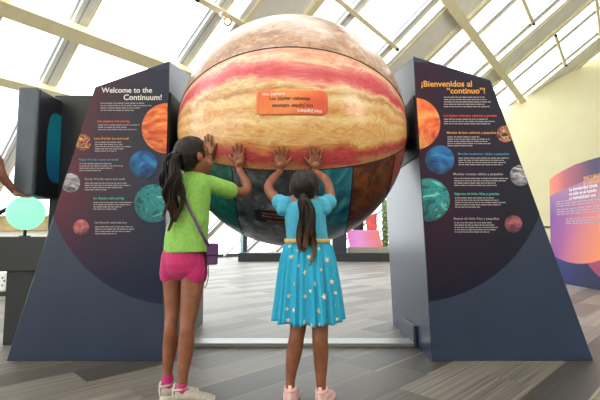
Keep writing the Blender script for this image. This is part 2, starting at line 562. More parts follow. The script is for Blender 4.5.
DWA = [(.35, (84, 40, 66)), (.5, (150, 76, 90)), (.65, (206, 120, 96))]
planets([
    ('large orange gas giant printed at the panel edge', 167, 128.5, 25, ORA, 5, 2.5, (1, 1, 2.2), .25),
    ('small swirled lava planet', 83.5, 142.5, 8, LAV, 9, 4, (1, 1, 1), .1),
    ('deep blue ocean planet', 143.5, 164.5, 14, BLU, 9, 1, (1, 1, 1), .75),
    ('grey rocky planet', 71, 183, 9.5, ROC, 14, 1.5, (1, 1, 2), .7),
    ('teal ice giant', 153.5, 203.5, 19, TEA, 4, 3.5, (1, 1, 2), .5),
    ('small rusty ice dwarf', 81.5, 227.5, 8, DWA, 14, 1, (1, 1, 1), .5)], LP, LPX)
planets([
    ('large orange gas giant printed at the panel edge', 414, 124, 26, ORA, 5, 2.5, (1, 1, .8), .3),
    ('small swirled lava planet', 505, 134, 8.5, LAV, 9, 4, (1, 1, 1), .1),
    ('deep blue ocean planet', 439.5, 160, 14.5, BLU, 9, 1, (1, 1, 1), .8),
    ('grey rocky planet', 520, 175.5, 10.5, ROC, 14, 1.5, (1, 1, 2), .65),
    ('teal ice giant', 428, 200, 21.5, TEA, 4, 3.5, (1, 1, 1.4), .75),
    ('small dark red ice dwarf', 513, 224, 8.7, DWA, 14, 1, (1, 1, 1), .8)], RPn, RPX)
# lettering, left
text_on('heading', 'Welcome to the', 102, 152.5, 93, YP, M['text_white'], LP, .012)
text_on('heading', 'Continuum!', 124, 162, 100.3, YP, M['text_white'], LP, .012)
for s, a, b, y, m in (('Hot Jupiters: hot and big', 98, 130, 122.6, 'text_orange'), ('Lava Worlds: hot and small', 95, 129, 139.8, 'text_gold'),
                      ('Water Worlds: warm and small', 79, 118.5, 160.8, 'text_blue'), ('Rocky Worlds: warm and small', 85.5, 125, 180.2, 'text_grey'),
                      ('Ice Giants: cold and big', 94, 124.5, 199.4, 'text_teal'), ('Ice Dwarfs: cold and tiny', 95.5, 127.5, 223.6, 'text_grey')):
    text_on('subheading', s, a, b, y, YP, M[m], LP, .01)
body_lines([(101, 103.6, [146, 153, 142, 135], 2.35, 0), (98.5, 125.3, [140, 128, 137], 2.3, 0), (95.5, 142.5, [123, 123, 132, 124, 117], 2.2, 0),
            (80, 163.8, [112, 124, 113, 102], 2.3, 0), (85.5, 183.3, [127, 131, 123, 107], 2.2, 0), (94, 202.6, [133, 131, 122, 118], 2.2, 0),
            (95.5, 226.8, [133, 136, 131, 117], 2.3, 0)], YP, M['text_body'], LP)
# lettering, right
text_on('heading', '\u00a1Bienvenidos al', 421, 471.5, 87, YP, M['text_gold'], RPn, .02)
text_on('heading', '\u201ccontinuo\u201d!', 446.5, 484.5, 93.8, YP, M['text_gold'], RPn, .02)
for s, a, b, y, m in (('Los J\u00fapiter calientes: calientes y grandes', 443.5, 496, 117, 'text_red'), ('Mundos de lava: calientes y peque\u00f1os', 446.5, 495.5, 134, 'text_gold'),
                      ('Mundos oce\u00e1nicos: c\u00e1lidos y peque\u00f1os', 457.5, 508.5, 155.2, 'text_blue'), ('Mundos rocosos: c\u00e1lidos y peque\u00f1os', 453, 502.5, 175.3, 'text_grey'),
                      ('Gigantes de hielo: fr\u00edos y grandes', 454, 498.5, 195, 'text_teal'), ('Enanos de hielo: fr\u00edos y peque\u00f1os', 453.5, 498.5, 219.7, 'text_grey')):
    text_on('subheading', s, a, b, y, YP, M[m], RPn, .01)
body_lines([(443.5, 97.6, [484, 486, 492, 484, 489], 2.35, 0), (443.5, 119.5, [487, 494, 491], 2.3, 0), (447, 137.2, [480, 489, 487, 490, 472], 2.2, 0),
            (458, 158.3, [508, 504, 506, 502], 2.2, 0), (453.5, 178.6, [508, 505, 495, 496], 2.3, 0), (454.5, 198, [494, 498, 505, 500, 481], 2.3, 0),
            (454, 222.8, [491, 495, 497, 496, 489], 2.3, 0)], YP, M['text_body'], RPn)

# ------------------------------------------------------------------ the globe
R = .826
GC = V((-.054, 3.08, 1.550))
def sph(x, y, off=0.):
    d = ray(x, y).normalized(); r = R + off
    oc = CAM - GC; b = oc.dot(d); c = oc.dot(oc) - r * r
    D = b * b - c
    if D < 0: return CAM + d * (-b)
    return CAM + d * (-b - math.sqrt(D))
def phi_px(y, x=291):
    p = sph(x, y) - GC
    return math.atan2(p.z, -p.y)
PT, PB = phi_px(47), phi_px(170.5)
globe = empty('planet_globe', GC, 'huge round globe painted with orange and red gas giant bands, between the two slate panels', 'globe')
t = NT('globe_paint', .3, .5)
ob = t.obj()
P3 = t.sep(ob)
phi = t.math('ARCTAN2', P3[2], t.math('MULTIPLY', P3[1], -1))
warp = t.noise(t.mapn(ob, scale=(1.2, 3, 3)), 1.6, 4, .55, .6)
warp2 = t.noise(t.mapn(ob, scale=(1, 7, 7)), 3, 4, .6, 1.2)
pw = t.math('ADD', phi, t.math('ADD', t.math('MULTIPLY', t.math('SUBTRACT', warp, .5), .28), t.math('MULTIPLY', t.math('SUBTRACT', warp2, .5), .10)))
tt = t.math('DIVIDE', t.math('SUBTRACT', pw, PB), PT - PB, clamp=True)
def tq(y): return max(0., min(1., (phi_px(y) - PB) / (PT - PB)))
jup = t.ramp(tt, [(tq(168), (184, 128, 84)), (tq(165), (172, 110, 84)), (tq(161.5), (172, 62, 72)), (tq(155), (184, 72, 80)), (tq(151), (196, 112, 74)), (tq(146), (204, 146, 88)),
                  (tq(140), (224, 188, 132)), (tq(128), (222, 176, 112)), (tq(118), (232, 206, 154)), (tq(108), (216, 158, 92)), (tq(97), (232, 208, 162)),
                  (tq(88), (196, 142, 80)), (tq(80), (228, 206, 162)), (tq(76), (226, 150, 134)), (tq(72), (212, 88, 98)), (tq(66), (206, 78, 92)), (tq(59), (222, 130, 128)), (tq(54), (232, 204, 178)), (tq(50), (224, 160, 140))])
stre = t.noise(t.mapn(ob, scale=(1.0, 9, 9)), 2.4, 6, .6, 2.6)
jup = t.mix(.5, jup, t.ramp(stre, [(.36, (150, 92, 50)), (.44, (146, 132, 116)), (.49, (214, 190, 156)), (.52, (134, 124, 112)), (.57, (240, 228, 206)), (.62, (150, 142, 132))]), 'OVERLAY')
# upper gore: rough peach and brown world
n1 = t.noise(t.mapn(ob, scale=(2, 4, 4)), 6, 7, .7, 1)
n2 = t.noise(ob, 3, 3)
top = t.mix(t.math('MULTIPLY', n2, .8), t.ramp(n1, [(.35, (92, 52, 34)), (.5, (170, 126, 92)), (.65, (216, 192, 160))]), lin((190, 150, 128)))
# lower gores, one world per tile
n3 = t.noise(t.mapn(ob, scale=(1, 1, 1)), 9, 7, .7, .5)
grey = t.ramp(n3, [(.34, (28, 31, 36)), (.5, (74, 80, 86)), (.64, (136, 140, 144))])
green = t.ramp(t.noise(ob, 6, 5, .6, 2), [(.3, (8, 44, 40)), (.5, (12, 88, 74)), (.7, (40, 130, 110))])
teal = t.ramp(t.noise(ob, 5, 6, .6, 1.5), [(.3, (8, 60, 84)), (.5, (22, 104, 126)), (.7, (90, 166, 172))])
brown = t.ramp(t.noise(ob, 12, 7, .7, 1), [(.33, (36, 18, 14)), (.48, (84, 42, 24)), (.56, (128, 66, 30)), (.7, (70, 78, 50))])
pink = t.ramp(t.noise(ob, 8, 5), [(.3, (128, 60, 58)), (.7, (176, 96, 84))])
bounds = [sph(232, 170).x - GC.x, sph(292, 172).x - GC.x, sph(353.5, 164).x - GC.x, sph(395, 152).x - GC.x]
bx_ = lambda b: t.math('GREATER_THAN', P3[0], b)
low = t.mix(bx_(bounds[0]), green, grey)
low = t.mix(bx_(bounds[1]), low, teal)
low = t.mix(bx_(bounds[2]), low, brown)
low = t.mix(bx_(bounds[3]), low, pink)
c = t.mix(t.math('GREATER_THAN', phi, PT), jup, top)
c = t.mix(t.math('LESS_THAN', phi, PB), c, low)
t.color(c)
t.b.inputs['Coat Weight'].default_value = .2
t.b.inputs['Coat Roughness'].default_value = .18
M['globe'] = t.m
mb = MB(); mb.blob(GC, R, (V((0, 1, 0)), V((0, 0, 1)), V((1, 0, 0))), 128, 80)
build('shell', mb, M['globe'], globe, sm=True)
def seam(fn, n=60, r=.0035):
    mb = MB(); mb.tube([fn(i / n) for i in range(n + 1)], [r] * (n + 1), 6, cap=False)
    build('seam', mb, M['black'], globe, sm=True)
for ph in (PT, PB, PT + PI / 2.6, PB - PI / 2.6):
    dirv = V((0, -math.cos(ph), math.sin(ph)))
    seam(lambda k: GC + (V((1, 0, 0)) * math.sin((k - .5) * PI * .93) + dirv * math.cos((k - .5) * PI * .93)) * (R + .001))
for b in bounds:
    rr_ = math.sqrt(R * R - b * b)
    seam(lambda k: GC + V((b, -math.cos(PB - k * PI / 2.6) * (rr_ + .001), math.sin(PB - k * PI / 2.6) * (rr_ + .001))), r=.003)
def on_globe_patch(cx, cy, w, h, off, name, mat, crn=.3):
    """rounded rectangle lying on the globe, w and h in metres"""
    c = sph(cx, cy); nrm = (c - GC).normalized()
    ex = V((1, 0, 0)); ex = (ex - nrm * ex.dot(nrm)).normalized(); ey = nrm.cross(ex) * -1
    if ey.z < 0: ey = -ey
    nx, ny = 36, 14
    vs = []; r = h * crn
    for j in range(ny + 1):
        for i in range(nx + 1):
            x = (i / nx - .5) * w; y = (j / ny - .5) * h
            ay = abs(y) - (h / 2 - r)
            if ay > 0:
                lim = w / 2 - r + math.sqrt(max(0, r * r - ay * ay))
                x = x / (w / 2) * lim
            vs.append(GC + (c + ex * x + ey * y - GC).normalized() * (R + off))
    n = len(vs)
    vs2 = [GC + (v - GC).normalized() * (R - .004) for v in vs]
    fs = [(j * (nx + 1) + i, j * (nx + 1) + i + 1, (j + 1) * (nx + 1) + i + 1, (j + 1) * (nx + 1) + i) for j in range(ny) for i in range(nx)]
    fs2 = [tuple(q + n for q in reversed(f)) for f in fs]
    loop = [i for i in range(nx)] + [j * (nx + 1) + nx for j in range(ny)] + [ny * (nx + 1) + i for i in range(nx, 0, -1)] + [j * (nx + 1) for j in range(ny, 0, -1)]
    fs3 = [(loop[k], loop[k - 1], loop[k - 1] + n, loop[k] + n) for k in range(len(loop))]
    mb = MB().add(vs + vs2, fs + fs2 + fs3)
    return build(name, mb, mat, globe, sm=True), (c, ex, ey)
def text_globe(s, frame, x0, x1, y, mat, parent, flip=False, bold=0.01, off=.006):
    c, ex, ey = frame
    vs, fs, w = textdata(s, bold)
    k = (x1 - x0) / w; sg = -1 if flip else 1
    pts = []
    for a, b in vs:
        X = x0 + a * k if not flip else x1 - a * k
        pts.append(GC + (c + ex * X + ey * (y + sg * b * k) - GC).normalized() * (R + off))
    return build('plaque_text', MB().add(pts, fs), mat, parent)
t = NT('plaque_orange', .4)
tn = t.noise(t.obj(), 4, 2)
t.color(t.ramp(tn, [(.35, (222, 84, 58)), (.5, (236, 120, 58)), (.65, (240, 146, 90))]))
pq, fr_ = on_globe_patch(292, 102, .405, .145, .003, 'plaque', t.m, .22)
W_ = .405
text_globe('Hot Jupiters', fr_, -.165, -.04, .038, M['text_white'], pq)
text_globe('Los J\u00fapiter calientes', fr_, -.125, .10, .012, M['text_dark'], pq)
text_globe('Los J\u00fapiter calientes', fr_, -.11, .115, -.014, M['text_dark'], pq, True)
text_globe('Hot Jupiters', fr_, .03, .165, -.042, M['text_white'], pq, True)
pq2, fr2 = on_globe_patch(272, 217, .22, .115, .003, 'plaque', M['black'], .22)
pq2['label'] = 'black plaque on the grey rocky tile'
text_globe('Mundos rocosos', fr2, -.06, .08, .0, M['text_grey'], pq2)
text_globe('Rocky Worlds', fr2, -.06, .05, .026, M['text_gold'], pq2)
text_globe('Rocky Worlds', fr2, -.03, .08, -.03, M['text_gold'], pq2, True)
# axle, plus flush black plates standing in for the shade beside the globe
LXF, RXF = -.8875, .7875
mb = MB(); mb.tube([V((LXF + .005, GC.y, GC.z)), GC - V((.78, 0, 0))], [.13, .13], 32, cap=False); build('axle', mb, M['black'], globe)
mb = MB(); mb.tube([GC + V((.78, 0, 0)), V((RXF - .005, GC.y, GC.z))], [.13, .13], 32, cap=False); build('axle', mb, M['black'], globe)
mb = MB().box((LXF - .02, 2.80, GC.z - .23), (LXF + .004, 3.36, GC.z + .23)); build('shade_plate', mb, M['black'], LP, bevel=.0015, seg=1)
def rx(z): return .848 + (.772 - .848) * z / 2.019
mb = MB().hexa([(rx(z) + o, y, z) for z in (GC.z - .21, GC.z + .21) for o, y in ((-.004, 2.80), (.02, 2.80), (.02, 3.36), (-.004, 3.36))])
build('shade_plate', mb, M['black'], RPn, bevel=.0015, seg=1)

# ------------------------------------------------------------------ floor bar and bracket between the panels
mb = MB().box((-.87, 3.11, 0), (.83, 3.27, .028))
tag(build('floor_bar', mb, M['steel'], bevel=.004), 'flat grey metal bar on the floor joining the feet of the two panels', 'floor bar')
br = MB().hexa([(.822, 3.11, .0), (.845, 3.11, .0), (.85, 3.55, .0), (.827, 3.55, .0), (.822, 3.11, .15), (.845, 3.11, .15), (.85, 3.55, .15), (.827, 3.55, .15)])
b = build('bracket', br, M['steel_dark'], RPn, bevel=.003)

# ------------------------------------------------------------------ left: kiosk, counter, green lamp
YK = 3.3
kx0, kx1 = at(14.5, 150, YK).x, at(35, 150, YK).x
zt, zb = at(37, 87, YK).z, at(35, 196, YK).z
kiosk = empty('screen_kiosk', (kx0 + .1, YK + .2, .795), 'grey and black upright screen housing standing at the far left behind the Welcome panel', 'kiosk')
mb = MB().box((kx0, YK, zb), (kx1, YK + .33, zt))
build('housing', mb, M['kiosk'], kiosk, bevel=.02, seg=3)
# side face in dark glass with a teal picture
mb = MB().box((kx1 - .01, YK + .02, zb + .012), (kx1 + .006, YK + .33, zt - .012))
build('side_glass', mb, M['kiosk_dark'], kiosk, bevel=.004)
t = NT('teal_screen', .3)
P_ = t.sep(t.n('ShaderNodeNewGeometry').outputs['Position'])
f = t.math('DIVIDE', t.math('SUBTRACT', P_[2], zb), zt - zb, clamp=True)
wv = t.math('SINE', t.math('MULTIPLY', P_[2], 260))
cc = t.ramp(f, [(0, (4, 24, 48)), (.3, (6, 54, 78)), (.6, (4, 80, 92)), (1, (4, 66, 76))])
cc = t.mix(t.math('MULTIPLY', t.math('GREATER_THAN', wv, .5), .12), cc, lin((20, 120, 120)))
t.color(lin((3, 12, 14)))
t.put(t.b.inputs['Emission Color'], cc); t.b.inputs['Emission Strength'].default_value = 1.1
scr = []
for i in range(40):
    a = 2 * PI * i / 40
    cy_, cz_ = YK + .30, (zb + zt) / 2
    y_ = cy_ - .16 * abs(math.cos(a)) ** .6 if math.cos(a) < 0 else cy_ + .03
    scr.append(V((kx1 + .008, y_, cz_ + .30 * (1 if math.sin(a) > 0 else -1) * abs(math.sin(a)) ** .7)))
mb = MB().prism(scr, (-.004, 0, 0)); build('screen', mb, t.m, kiosk)
bx0 = at(66, 120, YK + .4).x
mb = MB().box((kx0 + .1, YK + .33, .795), (-1.72, YK + .42, at(80, 98, YK + .4).z))
build('back_panel', mb, M['kiosk_dark'], kiosk, bevel=.004)
# counter
ctr = empty('counter', (-2.2, 3.4, 0), 'near-black counter under the glowing green lamp at the far left', 'counter')
zc = .795
mb = MB().box((-2.75, 3.12, .54), (-1.76, 3.75, zc)); build('top', mb, M['nearblack'], ctr, bevel=.008)
mb = MB().box((-2.19, 3.17, 0), (-1.93, 3.7, .54)); build('cabinet', mb, M['nearblack'], ctr, bevel=.005)
lamp = empty('globe_lamp', (at(26, 213, 3.4).x, 3.32, zc), 'glowing mint green ball lamp on a short stem on the dark counter', 'lamp')
lc = at(26, 213, 3.32); LR = 17 * pxm(3.32)
mb = MB(); mb.blob(lc, LR, seg=40, rings=24); build('shade', mb, emit('lamp_green', (160, 255, 208), 1.15), lamp, sm=True)
mb = MB(); mb.tube([V((lc.x, lc.y, zc + .004)), V((lc.x, lc.y, lc.z - LR + .01))], [.012, .012], 12, cap=False)
mb.tube([V((lc.x, lc.y, zc)), V((lc.x, lc.y, zc + .008))], [.04, .04], 20, cap=False)
build('stem', mb, M['black'], lamp)
mb = MB(); mb.tube([at(-6, 215.5, 3.32), at(9, 208, 3.32)], [.017, .017], 12, cap=True)
mb.tube([at(-6, 215.5, 3.32), V((at(-6, 215, 3.32).x, 3.32, zc))], [.012, .014], 12, cap=False)
tag(build('pointer_handle', mb, M['black'], sm=True), 'short black slanted handle beside the green lamp, cut by the left picture edge', 'handle')

# ------------------------------------------------------------------ far things along the glazing
FY = 13.3
plat = empty('display_platform', (.4, FY, 0), 'low black display platform in the distance under the globe', 'platform')
px0, px1 = at(238, 258, FY).x, at(412, 258, FY).x
mb = MB().box((px0, FY, 0), (px1, FY + .9, at(300, 253, FY).z)); build('plinth', mb, M['nearblack'], plat, bevel=.01)
ztop = at(300, 253, FY).z
mb = MB().box((at(350, 250, FY).x, FY + .25, ztop), (px1, FY + .85, at(300, 247.3, FY + .25).z)); build('ledge', mb, plain('ledge_grey', (150, 150, 138), .6), plat)
zl = at(300, 247.3, FY + .25).z
t = NT('pink_screen', .4)
pz = t.n('ShaderNodeNewGeometry').outputs['Position']
pf = t.sep(pz)
f = t.math('ADD', t.math('DIVIDE', t.math('SUBTRACT', pf[0], at(345, 240, FY).x), at(384, 240, FY).x - at(345, 240, FY).x), t.math('MULTIPLY', t.math('SUBTRACT', t.noise(t.mapn(pz, scale=(1, 1, 8)), 1.5, 3), .5), .5), clamp=True)
cc = t.ramp(f, [(0, (226, 110, 190)), (.4, (236, 150, 220)), (.75, (240, 130, 150)), (1, (236, 130, 96))])
t.color(lin((40, 20, 30))); t.put(t.b.inputs['Emission Color'], cc); t.b.inputs['Emission Strength'].default_value = .9
sc_ = MB().hexa([at(350, 247.2, FY + .3), at(383, 247.2, FY + .3), at(383, 247.2, FY + .3) + V((0, .1, 0)), at(350, 247.2, FY + .3) + V((0, .1, 0)),
                 at(346.5, 230, FY + .55), at(378.5, 230, FY + .55), at(378.5, 230, FY + .55) + V((0, .1, 0)), at(346.5, 230, FY + .55) + V((0, .1, 0))])
tag(build('display_screen', sc_, t.m), 'bright pink and orange sloping display screen on the far platform', 'screen')
mb = MB().hexa([at(367, 232, FY + 1), at(377, 233, FY + 1), at(377, 233, FY + 1) + V((0, .06, 0)), at(367, 232, FY + 1) + V((0, .06, 0)),
                at(366, 217, FY + 1), at(377, 213, FY + 1), at(377, 213, FY + 1) + V((0, .06, 0)), at(366, 217, FY + 1) + V((0, .06, 0))])
fx = empty('display_board', (at(371, 240, FY + 1).x, FY + 1.03, 0), 'red and orange board standing behind the pink display screen', 'board')
build('picture', mb, plain('red_print', (206, 76, 78), .5, .35, 3), fx)
mb = MB().box((fx.location.x - .03, FY + 1, 0), (fx.location.x + .03, FY + 1.05, at(371, 231, FY + 1).z)); build('post', mb, M['black'], fx)
mb = MB(); c_ = at(358, 221, FY + 1.2)
mb.tube([V((c_.x, c_.y, 0)), V((c_.x, c_.y, c_.z - .25)), c_ + V((0, 0, .22))], [.1, .2, .12], 16, sub=5)
tag(build('display_pod', mb, M['black'], sm=True), 'dark rounded display pod just left of the red board in the distance', 'display')
mb = MB().box((at(333, 250, FY).x, FY + .1, ztop), (at(347, 250, FY).x, FY + .6, at(340, 231, FY).z))
tag(build('display_cabinet', mb, plain('navy_paint', (28, 36, 56), .4), bevel=.01), 'dark navy display cabinet on the far platform left of the pink screen', 'cabinet')
gp = at(385.5, 250, FY + 1.3)
mb = MB()
for i in range(60):
    z = .1 + 1.9 * i / 60; a = i * 2.4
    mb.blob((gp.x + .05 * math.cos(a), gp.y + .05 * math.sin(a), z), (.075, .075, .06), seg=8, rings=6)
mb.tube([(gp.x, gp.y, 0), (gp.x, gp.y, 2.0)], [.08, .07], 10)
tag(build('column_shrub', mb, plain('shrub_green', (104, 122, 84), .8, .4, 14)), 'slim grey green column of leaves near the right end of the far platform', 'plant')
post = empty('steel_post', (at(242, 250, 13.6).x, 14.1, 0), 'slim pale blue and black post rising at the left end of the far platform', 'post')
a = at(239, 250, 14.0).x; b = at(242, 250, 14).x; c2 = at(246, 250, 14).x
mb = MB().box((a, 14.22, 0), (b, 14.34, 2.1)); build('pale_face', mb, plain('pale_blue_steel', (168, 190, 206), .5), post)
mb = MB().box((b, 14.22, 0), (c2, 14.36, 2.1)); build('dark_face', mb, M['nearblack'], post)
# left background: long timber bench and a small pinkish sloping board
mb = MB().hexa([at(-30, 231, 6.4), at(75, 230, 6.4), at(75, 230, 6.4) + V((0, .5, 0)), at(-30, 231, 6.4) + V((0, .5, 0)),
                at(-30, 216.5, 6.4), at(75, 216.5, 6.4), at(75, 216.5, 6.4) + V((0, .5, 0)), at(-30, 216.5, 6.4) + V((0, .5, 0))])
bench = empty('timber_counter', (at(20, 230, 6.4).x, 6.65, 0), 'tan timber counter seen beyond the green lamp', 'counter')
build('front_board', mb, plain('tan_timber', (190, 170, 120), .6, .1, 8), bench)
mb = MB().box((at(-30, 230, 6.4).x + .05, 6.45, 0), (at(75, 230, 6.4).x, 6.85, at(20, 230.5, 6.4).z)); build('base', mb, M['soffit'], bench)
mb = MB().box((at(-30, 230, 6.4).x, 6.36, at(20, 216.5, 6.4).z), (at(75, 230, 6.4).x, 6.94, at(20, 214.3, 6.4).z)); build('worktop', mb, M['soffit'], bench)
zz = at(20, 214.3, 6.4).z
pA = at(41, 214, 6.6)
mb = MB().prism([V((at(39, 0, 6.6).x, 6.6, zz)), V((at(51.5, 0, 6.6).x, 6.6, zz)), V((at(46, 0, 6.6).x, 6.6, zz + .11)), V((at(40, 0, 6.6).x, 6.6, zz + .12))], (0, .12, 0))
tag(build('sloping_board', mb, plain('dusty_pink', (196, 128, 124), .6)), 'small dusty pink sloping block on the timber counter beyond the green lamp', 'block')
# white round-cornered object on the floor
wb = fl(0, 296)
mb = MB().box((wb.x - .17, wb.y, .05), (wb.x + .075, wb.y + .25, .33))
st = empty('floor_stool', (wb.x - .05, wb.y + .12, 0), 'small white rounded stool with dark studs, low at the left picture edge', 'stool')
build('body', mb, M['mullion'], st, bevel=.05, seg=4)
mb = MB().box((wb.x - .15, wb.y + .02, 0), (wb.x + .055, wb.y + .23, .055)); build('foot', mb, M['black'], st, bevel=.01)
for i, (dx, dz) in enumerate(((.02, .24), (.045, .2), (.02, .14))):
    mb = MB(); mb.tube([(wb.x + dx, wb.y - .004, dz), (wb.x + dx, wb.y + .01, dz)], [.011, .011], 12, cap=False); build('stud', mb, M['black'], st)

# ------------------------------------------------------------------ right: purple curved display
t = NT('purple_print', .5, .4)
pg = t.n('ShaderNodeNewGeometry').outputs['Position']
PP = t.sep(pg)
def dist2(cy, cz):
    return t.math('SQRT', t.math('ADD', t.math('POWER', t.math('SUBTRACT', PP[1], cy), 2), t.math('POWER', t.math('SUBTRACT', PP[2], cz), 2)))
KX = 4.44
def kpt(x, y):          # pixel on the plane X = KX
    d = ray(x, y); return CAM + d * (KX / d.x)
topc = t.ramp(t.math('DIVIDE', t.math('SUBTRACT', 7.45, PP[1]), 1.6, clamp=True), [(0, (240, 128, 96)), (.3, (170, 84, 96)), (.7, (70, 48, 84)), (1, (44, 44, 88))])
dA = dist2(6.2, 1.0)
def circ3(a, b, c):
    ax, ay, bx, by, cx, cy = a.y, a.z, b.y, b.z, c.y, c.z
    d = 2 * (ax * (by - cy) + bx * (cy - ay) + cx * (ay - by))
    ux = ((ax * ax + ay * ay) * (by - cy) + (bx * bx + by * by) * (cy - ay) + (cx * cx + cy * cy) * (ay - by)) / d
    uy = ((ax * ax + ay * ay) * (cx - bx) + (bx * bx + by * by) * (ax - cx) + (cx * cx + cy * cy) * (bx - ax)) / d
    return ux, uy, math.hypot(ax - ux, ay - uy)
c1 = circ3(kpt(556, 257), kpt(577, 263.6), kpt(600, 260))
c2 = circ3(kpt(549.5, 196), kpt(560, 191.2), kpt(572, 186))
in1 = t.math('MAXIMUM', t.math('LESS_THAN', dist2(c1[0], c1[1]), c1[2]), t.math('GREATER_THAN', PP[2], c1[1]))
in2 = t.math('MAXIMUM', t.math('LESS_THAN', dist2(c2[0], c2[1]), c2[2]), t.math('LESS_THAN', PP[2], 1.3))
inA = t.math('MULTIPLY', in1, in2)
g1 = t.math('ADD', t.math('DIVIDE', t.math('SUBTRACT', 7.4, PP[1]), 1.5), t.math('MULTIPLY', t.math('SUBTRACT', 1.3, PP[2]), .35), clamp=True)
disc = t.ramp(g1, [(0, (104, 50, 140)), (.35, (150, 76, 140)), (.65, (196, 108, 120)), (1, (226, 132, 84))])
disc = t.mix(t.math('DIVIDE', t.math('SUBTRACT', PP[2], 1.1), .6, clamp=True), disc, lin((156, 116, 150)))
lowc = t.ramp(g1, [(0, (40, 40, 130)), (.5, (26, 32, 100)), (1, (16, 20, 60))])
dB = dist2(kpt(612, 230).y, kpt(612, 230).z)
low2 = t.mix(t.math('LESS_THAN', dB, .75), lowc, lin((150, 56, 90)))
zsplit = t.math('GREATER_THAN', PP[2], 1.0)
c = t.mix(zsplit, low2, topc)
c = t.mix(inA, c, disc)
t.color(c)
kd = empty('curved_display', (KX + .08, 6.0, 0), 'purple and orange exhibit display with an arched top, behind the Bienvenidos panel', 'exhibit panel')
prof = []
for x, y in ((549.5, 179.5), (556, 174.5), (564, 170), (575, 164.6), (587, 160.5), (600, 157), (620, 153), (650, 150)):
    prof.append(kpt(x, y))
zt_ = prof[-1].z
poly = [V((KX, 7.52, 0))] + [V((KX, p.y, p.z)) for p in prof] + [V((KX, 4.2, prof[-1].z)), V((KX, 4.2, 0))]
mb = MB().prism(poly, (.14, 0, 0)); build('body', mb, t.m, kd)
def text_kd(name, s, x0, yb, hgt, mat, bold=.02):
    vs, fs, w = textdata(s, bold)
    a = kpt(x0, yb)
    mb = MB().add([(KX - .003, a.y - x * hgt, a.z + y * hgt) for x, y in vs], fs)
    build(name, mb, mat, kd)
text_kd('heading', 'ENCUENTRA', 584, 180.5, .085, M['text_gold'])
text_kd('heading', 'lo habitable', 584, 185, .085, M['text_gold'])
for i, s in enumerate(('La singularidad (zona', 'no s\u00f3lo es el mundo', 'un habitabilidad que')):
    text_kd('subheading', s, 569.5, 191.2 + 4.4 * i, .078, M['text_white'])
mb = MB()
for (x, yy, n_, w) in ((556.5, 202, 3, 1.7), (557, 210, 3, 1.9), (566, 219, 3, 1.6)):
    for i in range(n_):
        a = kpt(x, yy + 2.3 * i); y = a.y; end = y - w * (.8 + .2 * random.random())
        while y > end:
            l = random.uniform(.05, .16); mb.add([(KX - .003, y, a.z - .009), (KX - .003, y - l, a.z - .009), (KX - .003, y - l, a.z + .009), (KX - .003, y, a.z + .009)], [(0, 1, 2, 3)]); y -= l + .025
build('body_text', mb, M['text_grey'], kd)

# ------------------------------------------------------------------ ceiling spotlight on the thin tie rod
sp = at(227, 21, 0); 
def on_roof(x, y, d):
    dd = ray(x, y); o = RO + RN * d
    return CAM + dd * (RN.dot(o - CAM) / RN.dot(dd))
lp = on_roof(227.5, 21.5, .45)
spot = empty('spotlight', lp, 'small lit round spotlight hanging from a thin roof rod above the globe', 'spotlight')
dv = (CAM + V((0, 0, .3)) - lp).normalized()
rs = 4.6 * lp.y / FL
mb = MB(); mb.tube([lp - dv * .16, lp], [rs * .75, rs], 20, cap=False); build('can', mb, plain('copper_can', (214, 132, 70), .5, metal=.1), spot, sm=True)
mb = MB(); mb.tube([lp + dv * .001, lp + dv * .012], [rs * .6, rs * .6], 20, cap=False); build('lens', mb, emit('spot_lens', (255, 238, 210), 6), spot)
top_ = on_roof(222, 12.5, .16)
mb = MB(); mb.tube([lp - dv * .08, on_roof(220, 15, .36), top_], [.018, .018, .018], 8, sub=4); build('bracket', mb, M['mullion'], spot, sm=True)

# ------------------------------------------------------------------ people
t = NT('skin', .48, .4)
n_ = t.noise(t.obj(), 18, 4)
t.color(t.ramp(n_, [(.3, (124, 76, 54)), (.7, (152, 97, 72))]))
t.b.inputs['Subsurface Weight'].default_value = .12
t.b.inputs['Subsurface Radius'].default_value = (.02, .008, .004)
t.b.inputs['Subsurface Scale'].default_value = .5
M['skin'] = t.m
def hair_mat(name, tip_z, top_z, tip=(120, 84, 56)):
    t = NT(name, .42, .35)
    P_ = t.sep(t.n('ShaderNodeNewGeometry').outputs['Position'])
    n = t.noise(t.mapn(t.obj(), scale=(90, 90, 8)), 1, 4)
    f = t.math('DIVIDE', t.math('SUBTRACT', P_[2], tip_z), top_z - tip_z, clamp=True)
    dark = t.ramp(n, [(.3, (13, 8, 7)), (.7, (44, 28, 21))])
    lt = t.ramp(n, [(.3, tuple(v * .6 for v in tip)), (.7, tip)])
    t.color(t.mix(f, lt, dark)); t.bump(n, .5, .002)
    return t.m
def cloth(name, c, var=.06, scale=60):
    t = NT(name, .8, .25)
    n = t.noise(t.obj(), scale, 4)
    t.color(t.ramp(n, [(.3, tuple(v * (1 - var) for v in c)), (.7, tuple(min(255, v * (1 + var)) for v in c))]))
    t.b.inputs['Sheen Weight'].default_value = .15
    f = t.noise(t.mapn(t.obj(), scale=(1, 1, .6)), 22, 3, .5, .4)
    t.bump(f, .35, .012)
    return t.m
M['green'] = cloth('lime_jersey', (134, 182, 84))
M['pink'] = cloth('pink_jersey', (188, 46, 104))
M['sock'] = cloth('pink_sock', (186, 44, 112), .15, 120)
M['aqua'] = cloth('aqua_cotton', (72, 166, 196))
M['aqua_skirt'] = plain('aqua_tulle', (44, 160, 196), .7, .03, 8, .3)
M['goldfoil'] = plain('gold_foil', (224, 204, 160), .4, .15, 40, metal=.2)
M['ribbon'] = cloth('gold_ribbon', (208, 172, 100))
M['purple'] = plain('purple_leather', (88, 46, 98), .45, .12, 20)
M['shoe_grey'] = cloth('sneaker_mesh', (176, 166, 158), .08, 80)
